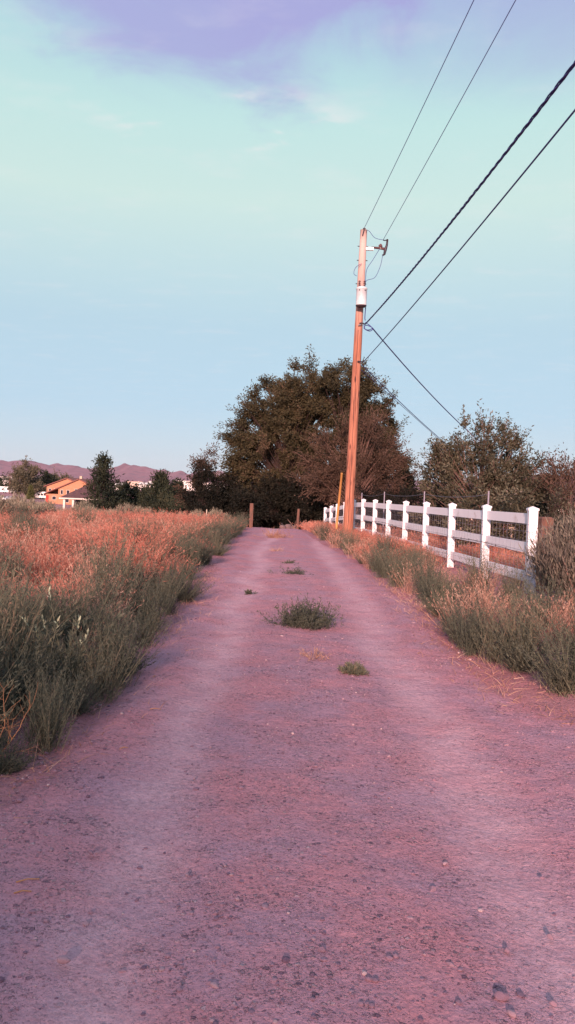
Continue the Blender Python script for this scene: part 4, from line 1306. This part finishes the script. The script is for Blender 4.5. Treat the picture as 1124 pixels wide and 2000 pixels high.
    crown_tree('cottonwood_tree', 'tall fuzzy olive brown tree beside the white trailers', 'tree', (x, d, g(x, d)), [(0, 0, 10.5, 3.6, 3.5, 4.2), (-1.5, 0, 7, 4.6, 4, 4), (2.2, 0, 6, 4.5, 4, 4), (.6, 0, 3.6, 5.4, 5, 3)], 100, 130, .75, 'cotton', 610, .5, None, 1.7, .1)
    d = 320; x = far(88, d)
    crown_tree('round_tree', 'dark tree tucked between the tall olive tree and the orange house', 'tree', (x, d, g(x, d)), [(0, 0, 6, 4.4, 4, 4.2), (2, 0, 4, 4, 4, 3.5)], 60, 110, .8, 'pine', 611, .4, None, 1.6, .1)
    d = 270; x = far(59, d)
    conifer('columnar_tree', 'narrow deep green columnar tree below the olive tree', (x, d, g(x, d)), 5.6, 1.2, 612, 'bright', leaf=.5)
    d = 430; x = far(9, d)
    crown_tree('round_tree', 'dark round tree beyond the white trailers', 'tree', (x, d, g(x, d)), [(0, 0, 5, 5, 4, 4), (-6, 0, 5, 5, 4, 4)], 60, 90, .9, 'pine', 613, .4, None, 1.9, .1)
    d = 360; x = far(118, d)
    crown_tree('round_tree', 'pale dusty tree rising behind the roof of the orange house', 'tree', (x, d, g(x, d)), [(0, 0, 6.0, 5, 4, 3.6)], 50, 90, .8, 'cotton', 614, .4, None, 1.8, .1)
    # town trees: a far-off wooded band
    r = np.random.default_rng(99); fb = MB()
    n = 15000
    Y = r.uniform(1080, 2300, n); X = r.uniform(-0.62, 0.62, n) * Y
    cx = np.floor(X / 26) * 26 + 13; cy = np.floor(Y / 60) * 60 + 30
    hh = 2.5 + 4.5 * vnoise(cx * .13, cy * .07)
    X = cx + r.normal(0, 6.5, n); Y = cy + r.normal(0, 8, n)
    Z = H(X, Y) + hh * r.uniform(0, 1, n) * np.clip(1 - ((X - cx) / 17) ** 2, .1, 1)
    add_leaves(fb, np.stack([X, Y, Z], 1), r.normal(0, 1, (n, 3)) + (0, 0, .4), r.uniform(2.2, 4.2, n), 2.4, np.clip(r.normal(.5, .2, n), 0, 1), r)
    tag(fb.build('town_trees', VEG['pine']), 'far band of dark trees between the buildings of the town', 'trees', kind='stuff')
    # unseen evergreens added behind the camera to shade the near end of the track
    lab = 'unseen evergreen added behind the camera to shade the near track'
    rr = np.random.default_rng(101)
    proto = None
    for i, xx in enumerate(np.arange(-26, 16, 1.55)):
        yy = (-30 if i % 2 else -33) + rr.normal(0, 0.9)
        if proto is None:
            proto = conifer('shade_evergreen', lab, (xx, yy, g(xx, yy)), 11.4, 2.3, 640, 'pine', 'evergreens added for shade', leaf=.42, dens=1.05, sparse=.12)
            o = proto
        else:
            o = copy_tree(proto)
        s = rr.uniform(.82, 1.08)
        o.location = (xx, yy, g(xx, yy)); o.scale = (s, s, s); o.rotation_euler = (0, 0, rr.random() * 6)


build_trees()

# ------------------------------------------------------------------ gate posts at the crest
def build_gate():
    wood = MATS['brown_timber']
    z = Hf(-1.6, 34)
    e = empty('gate_post', (-1.6, 34, z), .1, 'weathered square gate post at the field side end of the track', 'post')
    MB().box((0, 0, .38), (.15, .15, 1.35)).build('post_shaft', wood, e)
    MB().box((0, 0, 1.066), (.165, .165, .025), top=.8).build('post_top', wood, e)
    for h in (.35, .85):
        MB().box((.085, 0, h), (.03, .06, .05)).build('hinge', MATS['dark_hardware'], e)
    z = Hf(.5, 36)
    e = empty('gate_post', (.5, 36, z), .3, 'darker slim gate post under the elms at the fence side', 'post')
    MB().tube([(0, 0, -.4), (0, 0, .4), (.02, 0, .95)], [.07, .065, .06], 10).build('post_shaft', wood, e)
    MB().tube([(.02, 0, .951), (.02, 0, .965)], [.062, .045], 10).build('post_top', wood, e)
    # pale stake in the grass
    z = Hf(-4.0, 38)
    e = empty('marker_stake', (-4.0, 38, z), 0, 'thin pale stake in the grass short of the gate post', 'stake')
    MB().box((0, 0, .2), (.05, .03, 1.2)).build('stake_shaft', mat('pale_wood', (.45, .36, .30), rough=.8), e)
    MB().box((0, 0, .815), (.05, .03, .03), top=.4).build('stake_tip', MATS['pale_wood'], e)
    # rubble and a fallen branch where the track ends
    r = np.random.default_rng(71); st = MATS['loose_stone']
    for i, (x, y, s) in enumerate(((-.2, 37.9, .17), (.05, 38.0, .2), (.32, 37.9, .15))):
        bm = bmesh.new(); bmesh.ops.create_icosphere(bm, subdivisions=2, radius=s)
        for v in bm.verts: v.co *= 1 + .35 * (vnoise(v.co.x * 9 + i * 7, v.co.y * 9 + v.co.z * 5) - .5); v.co.z *= .8
        me = bpy.data.meshes.new('boulder'); bm.to_mesh(me); bm.free(); me.materials.append(mat('pale_boulder', (.20, .12, .12), base2=(.12, .075, .08), rough=.9, vscale=6))
        o = link('boulder', me); o.location = (x, y, Hf(x, y) + s * .45); tag(o, 'pale boulder in the rubble at the end of the track', 'boulder', 'boulders at the end of the track')
    b = MB()
    for k in range(7):
        a = r.uniform(.2, 2.6)
        p = np.array([r.uniform(-.2, .2), 0, .02])
        b.tube([p, p + np.array([math.cos(a) * .3, r.normal(0, .1), .25]), p + np.array([math.cos(a) * .65, r.normal(0, .2), .42 + r.normal(0, .1)])], [.03, .02, .008], 5)
    o = b.build('fallen_branch', VEG['pinkbark']); o.location = (.42, 36.6, Hf(.42, 36.6) - .02); tag(o, 'tangle of fallen pale branches beside the slim gate post', 'branch')


build_gate()

# ------------------------------------------------------------------ buildings
def gable(mb, x0, x1, y0, y1, z0, ze, zr, ridge='x'):
    """closed wall body with gable ends"""
    if ridge == 'x':
        ym = (y0 + y1) / 2
        mb.prism([(x0, y0, z0), (x0, y1, z0), (x0, y1, ze), (x0, ym, zr), (x0, y0, ze)], (x1 - x0, 0, 0))
    else:
        xm = (x0 + x1) / 2
        mb.prism([(x0, y0, z0), (x1, y0, z0), (x1, y0, ze), (xm, y0, zr), (x0, y0, ze)], (0, y1 - y0, 0))


def roof_slab(mb, a, b, c, d, th=.18):
    """a,b lower edge, c,d upper edge"""
    a, b, c, d = [np.array(v, float) for v in (a, b, c, d)]
    n = np.cross(b - a, d - a); n = n / np.linalg.norm(n)
    if n[2] < 0: n = -n
    mb.add([a, b, c, d, a + n * th, b + n * th, c + n * th, d + n * th], [[(0, 1, 2, 3), (4, 5, 6, 7), (0, 1, 5, 4), (1, 2, 6, 5), (2, 3, 7, 6), (3, 0, 4, 7)]])


def window(parent, x, y, z, w, h, frame, glass):
    f = MB()
    t = .09
    f.box((x, y, z + h / 2), (w + 2 * t, .1, t)); f.box((x, y, z - h / 2), (w + 2 * t, .14, t))
    f.box((x - w / 2 - t / 2, y, z), (t, .1, h - t - .004)); f.box((x + w / 2 + t / 2, y, z), (t, .1, h - t - .004))
    o = f.build('window', frame, parent)
    MB().box((x, y + .02, z), (w, .03, h - t)).build('pane', glass, o)
    return o


def build_buildings():
    shingle = mat('brown_shingle', ramp=[(0.3, (.06, .03, .036)), (0.5, (.095, .048, .05)), (0.7, (.135, .07, .07))], rough=.95, vscale=2.2, detail=8)
    cream = mat('cream_stucco', (.62, .43, .34), base2=(.56, .38, .30), rough=.9, vscale=2)
    glass = mat('dark_glass', (.03, .025, .035), rough=.1, spec=.6)
    trim = mat('pale_trim', (.70, .58, .53), rough=.7)
    # ---- brown roofed house behind the fence
    X0, Y0 = 6.4, 44.0; zg = Hf(12, 44)
    root = empty('house', (X0, Y0, zg), 0, 'low house with cream walls and brown shingle roof behind the garden trees', 'house')
    def volume(x0, x1, ze, zr, dep, eave=.5):
        w = MB(); gable(w, x0, x1, 0, dep, -1.0, ze - zg, zr - zg - .02)
        w.build('wall', cream, root)
        # roof in stepped shingle courses
        for sgn, n0 in ((1, 'roof'), (-1, 'roof')):
            rb = MB(); yr = dep / 2
            run = yr + eave; rise = (zr - ze) * run / yr
            nc = 12
            for k in range(nc):
                f0, f1 = k / nc, (k + 1) / nc
                ya, yb = -eave + run * f0, -eave + run * f1
                za, zb = zr - zg - rise * (1 - f0) + .02, zr - zg - rise * (1 - f1)
                if sgn < 0: ya, yb = dep - ya, dep - yb
                rb.add([(x0 - .4, ya, za + .06), (x1 + .4, ya, za + .06), (x1 + .4, yb, zb + .025), (x0 - .4, yb, zb + .025), (x0 - .4, ya, za + .005), (x1 + .4, ya, za + .005)], [[(0, 1, 2, 3), (4, 5, 1, 0)]])
            o = rb.build('roof', shingle, root)
            if sgn > 0:
                MB().box(((x0 + x1) / 2, -eave - .03, ze - zg - rise * eave / run - .05), (x1 - x0 + .8, .05, .2)).build('fascia', trim if x0 > 5 else shingle, o)
        MB().box(((x0 + x1) / 2, dep / 2, zr - zg + .06), (x1 - x0 + .8, .3, .08)).build('ridge_cap', shingle, root)
    volume(0, 8.6, 0.95, 1.75, 7.0)
    volume(8.62, 24, 1.25, 3.0, 9.0)
    for xx, w in ((3.1, 1.0), (4.6, .8), (6.9, 1.2), (11.0, 1.6), (15.5, 1.6), (20, 1.8)):
        window(root, xx, -.04, .55 - zg if xx < 8 else .4 - zg, w, .9, trim, glass)
    dr = MB().box((5.8, -.03, -.3 - zg), (.95, .08, 2.0)).build('door', mat('brown_door', (.16, .07, .05), rough=.6), root)
    MB().box((6.15, -.09, -.35 - zg), (.05, .05, .12)).build('handle', MATS['galvanised_hardware'], dr)
    MB().box((12, 4.6, 3.5 - zg), (.7, .7, 1.3)).build('chimney', mat('dark_brick', (.2, .1, .09), rough=.9), root)

    # ---- orange house beyond the field
    D = 250.0; s = D / 1500
    xo = (85 - 562) * s; zg = Hf(xo + 8, D)
    root = empty('house', (xo, D, zg), -.12, 'two storey orange stucco house with staggered brown tile roofs', 'house')
    orange = mat('orange_stucco', (.50, .23, .14), base2=(.43, .19, .12), rough=.9, vscale=1)
    tile = mat('brown_tile', (.26, .10, .085), base2=(.19, .075, .07), rough=.9, vscale=1.5)
    red = mat('red_panel', (.50, .03, .025), rough=.6)
    def house_vol(x0, x1, y0, y1, ze, zr):
        w = MB(); gable(w, x0, x1, y0, y1, -.8, ze, zr - .05, 'y'); w.build('wall', orange, root)
        xm = (x0 + x1) / 2; sl = (zr - ze) / (xm - x0)
        for sg in (-1, 1):
            rb = MB(); e = .7
            xl = x0 - e if sg < 0 else x1 + e
            roof_slab(rb, (xl, y0 - .6, ze - sl * e + .03), (xl, y1 + .6, ze - sl * e + .03), (xm, y1 + .6, zr + .03), (xm, y0 - .6, zr + .03), .28)
            rf = rb.build('roof', tile, root)
    house_vol(0, 14, 2, 14, 5.6, 8.3)
    house_vol(6.2, 20, -3, 9, 5.0, 8.1)
    # entry with a lean-to roof
    MB().box((3.9, -.2, 1.2), (4.4, 4.3, 4.0)).build('wall', orange, root)
    rb = MB(); roof_slab(rb, (1.3, -3.0, 3.0), (1.3, 2.2, 3.0), (6.18, 2.2, 5.2), (6.18, -3.0, 5.2), .25); rb.build('roof', tile, root)
    MB().box((2.3, -2.42, 1.3), (.8, .12, 2.9)).build('door', red, root)
    MB().box((10.5, 5, 8.3), (.8, .8, 2.0)).build('chimney', cream, root)
    for xx, yy, zz, w, h in ((1.2, 1.95, 4.4, .7, 1.0), (3.0, 1.95, 4.4, .7, 1.0), (7.4, -3.05, 3.9, .7, 1.4), (9.5, -3.05, 3.9, .9, 1.4), (12.5, -3.05, 4.4, 1.4, 1.3), (15.5, -3.05, 4.2, 1.2, 1.3), (4.6, -2.4, 1.9, 1.2, 1.1), (9, -3.05, 1.3, 1.6, 1.3), (13, -3.05, 1.3, 2.2, 1.4)):
        window(root, xx, yy, zz, w, h, trim, glass)
    # ---- open shelter with brown hip roof
    D = 140.0; s = D / 1500; x0 = (122 - 562) * s; zg = Hf(x0 + 4, D)
    root = empty('shelter', (x0, D, zg), -.05, 'open shelter with dark brown hipped roof and cream pillars before the orange house', 'shelter')
    ze = 1.6 + (945 - 979) * s - zg; zr = 1.6 + (945 - 957) * s - zg + .4
    hip = MB()
    W, Dp, e = 8.6, 6.0, .5
    A, B, C, E = (-e, -e, ze), (W + e, -e, ze), (W + e, Dp + e, ze), (-e, Dp + e, ze); P, Q = (3.4, Dp / 2, zr), (W - 3.2, Dp / 2, zr)
    hip.add([A, B, C, E, P, Q], [[(0, 1, 5, 4), (2, 3, 4, 5)], [(1, 2, 5), (3, 0, 4)], [(0, 3, 2, 1)]])
    hr = hip.build('roof', mat('dark_roof', (.085, .04, .05), base2=(.12, .06, .06), rough=.9, vscale=2), root)
    for (a, b) in (((-e, -e), (W + e, -e)),):
        MB().box((W / 2, -e - .04, ze - .08), (W + 2 * e, .08, .22)).build('fascia', trim, hr)
    for xx, yy in ((.35, 0), (2.0, 0), (4.4, 0), (6.6, 0), (8.3, 0), (.35, 5.8), (8.3, 5.8)):
        pl = MB().box((xx, yy, ze / 2 - .5), (.38, .38, ze + .99)).build('pillar', trim, root)
        MB().box((xx, yy, ze - .15), (.5, .5, .12)).build('capital', trim, pl)
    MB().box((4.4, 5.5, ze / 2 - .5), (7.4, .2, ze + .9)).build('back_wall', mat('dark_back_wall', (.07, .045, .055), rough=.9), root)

    # ---- far town: pale blocks with windows and parapets
    white = mat('white_wall', (.82, .72, .70), base2=(.74, .63, .62), rough=.8, vscale=.05)
    tanw = mat('tan_wall', (.60, .42, .36), rough=.85)
    groof = mat('grey_flat_roof', (.32, .26, .29), rough=.9)
    def block(px, d, w, h, dep, m, label, gab=False, rz=0.0):
        x = (px - 562) / 1500 * d; z = Hf(x, d)
        root = empty('town_building', (x, d, z), rz, label, 'building')
        wb = MB()
        if gab:
            gable(wb, -w / 2, w / 2, 0, dep, -1, h * .75, h - .06)
            wb.build('wall', m, root)
            for sg in (0, 1):
                rb = MB(); y0 = -.5 if sg == 0 else dep + .5
                roof_slab(rb, (-w / 2 - .5, y0, h * .75 - .25 * h * .5 / (dep / 2) + .04), (w / 2 + .5, y0, h * .75 - .25 * h * .5 / (dep / 2) + .04), (w / 2 + .5, dep / 2, h + .04), (-w / 2 - .5, dep / 2, h + .04), .3)
                rb.build('roof', groof if sg else m, root)
        else:
            wb.box((0, dep / 2, h / 2 - .5), (w, dep, h + 1)); wb.build('wall', m, root)
            pb = MB(); pb.box((0, 0, h + .3), (w + .6, .7, .6)); pb.box((0, dep, h + .3), (w + .6, .7, .6))
            pb.box((-w / 2, dep / 2, h + .3), (.6, dep - .71, .6)); pb.box((w / 2, dep / 2, h + .3), (.6, dep - .71, .6)); pb.build('parapet', m, root)
            MB().box((0, dep / 2, h + .1), (w - .7, dep - .75, .15)).build('roof', groof, root)
            MB().box((w * .22, dep * .4, h + .9), (w * .1, dep * .2, 1.4)).build('roof_unit', groof, root)
        nw = max(3, int(w / 5.5)); nf = max(1, int(h / 3.6))
        gm = MB().box((0, 0, 0), (1.9, .12, 1.5)).mesh('window', glass)
        for f in range(nf):
            for k in range(nw):
                link('window', gm, root, (-w / 2 + w * (k + .5) / nw, -.05, h / nf * (f + .5)))
        return root
    block(362, 980, 28, 12.5, 16, white, 'white flat roofed town building whose front is seen behind the light green tree')
    block(396, 1000, 27, 11, 15, white, 'white flat roofed town building closest to the great elms', rz=.05)
    block(281, 900, 14, 8.5, 12, white, 'white gabled town building above the dark round trees', True)
    block(262, 1150, 22, 9.5, 12, tanw, 'tan long low town building above the dark round trees')
    block(232, 800, 9, 6.8, 9, white, 'small white gabled town building just past the tall ragged pine', True)
    block(295, 1250, 12, 11, 10, white, 'narrow white town block between the pines')
    block(140, 640, 9, 9.2, 8, white, 'white gabled town building showing over the orange house roof', True)
    block(152, 700, 6, 9.5, 6, tanw, 'small tan town building showing over the orange house roof')
    block(2, 700, 18, 8.5, 12, white, 'white flat roofed town building above the white trailers')
    block(28, 820, 10, 8.0, 9, tanw, 'tan town building next to the thin far pole')
    block(346, 1500, 16, 14.5, 12, tanw, 'tall tan town building standing farthest off among the pines')
    block(420, 1300, 30, 9, 14, white, 'white town building mostly hidden by the thin brown tree')
    # thin far pole on the left
    d = 380; x = (18 - 562) / 1500 * d; z = Hf(x, d)
    e = empty('utility_pole', (x, d, z), 0, 'thin far brown pole standing over the white trailers', 'utility pole')
    MB().tube([(0, 0, -.5), (0, 0, 10)], [.24, .17], 8).build('pole_shaft', MATS['brown_timber'], e)
    MB().box((0, -.2, 9.3), (2.4, .12, .14)).build('crossarm', MATS['brown_timber'], e)

    # ---- trailers and a car
    body = mat('trailer_white', (.84, .80, .81), rough=.4, spec=.5)
    dark = MATS['dark_glass']; rub = mat('tyre_rubber', (.02, .02, .022), rough=.9)
    def trailer(px, d, L0, h, rz, label):
        x = (px - 562) / 1500 * d; z = Hf(x, d)
        e = empty('travel_trailer', (x, d, z), rz, label, 'trailer')
        pr = [(-L0 / 2, .6), (L0 / 2 - .9, .6), (L0 / 2, 1.2), (L0 / 2 - .1, 1.7), (L0 / 2 - 1.3, h), (-L0 / 2 + .3, h), (-L0 / 2, h - .4)]
        MB().prism([(a, 0, b) for a, b in pr], (0, 2.4, 0)).build('body', body, e)
        for k in range(3): MB().box((-L0 / 2 + 1.4 + k * L0 * .25, -.03, h * .62), (1.0, .08, .7)).build('window', dark, e)
        MB().box((L0 * .18, -.03, 1.5), (.7, .06, 1.7)).build('door', mat('trailer_door', (.7, .66, .68), rough=.5), e)
        for k in (-.6, .4):
            MB().tube([(k, -.06, .36), (k, .2, .36)], .36, 14).build('wheel', rub, e)
        MB().tube([(L0 / 2 - .9, 1.2, .62), (L0 / 2 + .9, 1.2, .5)], .06, 6).build('hitch', MATS['dark_hardware'], e)
    trailer(9, 395, 10.5, 3.4, .1, 'large white travel trailer parked beyond the sagebrush thicket')
    trailer(81, 300, 5.2, 3.0, -.2, 'small white travel trailer parked against the orange house')
    def car(px, d, rz, paint, label):
        x = (px - 562) / 1500 * d; z = Hf(x, d)
        e = empty('parked_car', (x, d, z), rz, label, 'car')
        pr = [(-2.2, .35), (2.15, .35), (2.2, .75), (1.2, .95), (.5, 1.42), (-1.2, 1.45), (-2.0, 1.0), (-2.25, .9)]
        MB().prism([(a, 0, b) for a, b in pr], (0, 1.75, 0)).build('body', paint, e)
        for a in (-.75, .25): MB().box((a, -.02, 1.17), (.8, .05, .32)).build('window', dark, e)
        for a in (-1.35, 1.35):
            for yy in (-.02, 1.6): MB().tube([(a, yy, .33), (a, yy + .17, .33)], .33, 14).build('wheel', rub, e)
        MB().box((2.19, .3, .7), (.06, .3, .14)).build('headlight', trim, e); MB().box((2.19, 1.45, .7), (.06, .3, .14)).build('headlight', trim, e)
    car(21, 270, .1, mat('blue_grey_paint', (.24, .26, .36), rough=.3, spec=.6), 'blue grey car parked below the large white trailer')
    car(0, 262, .0, mat('white_paint', (.8, .76, .77), rough=.3, spec=.6), 'white car parked at the edge of the sagebrush thicket beside the blue grey car')


build_buildings()


def build_haze():
    m = bpy.data.materials.new('haze_air'); m.use_nodes = True
    nt = m.node_tree; nt.nodes.clear()
    out = nt.nodes.new('ShaderNodeOutputMaterial'); v = nt.nodes.new('ShaderNodeVolumePrincipled')
    v.inputs['Color'].default_value = (0.86, 0.90, 0.98, 1); v.inputs['Density'].default_value = 2.2e-5; v.inputs['Anisotropy'].default_value = 0.0
    nt.links.new(v.outputs[0], out.inputs['Volume'])
    o = MB().box((0, 6300, 265), (19000, 22000, 550)).build('haze', m)
    tag(o, 'thin evening haze over the valley', 'haze', kind='stuff')


build_haze()
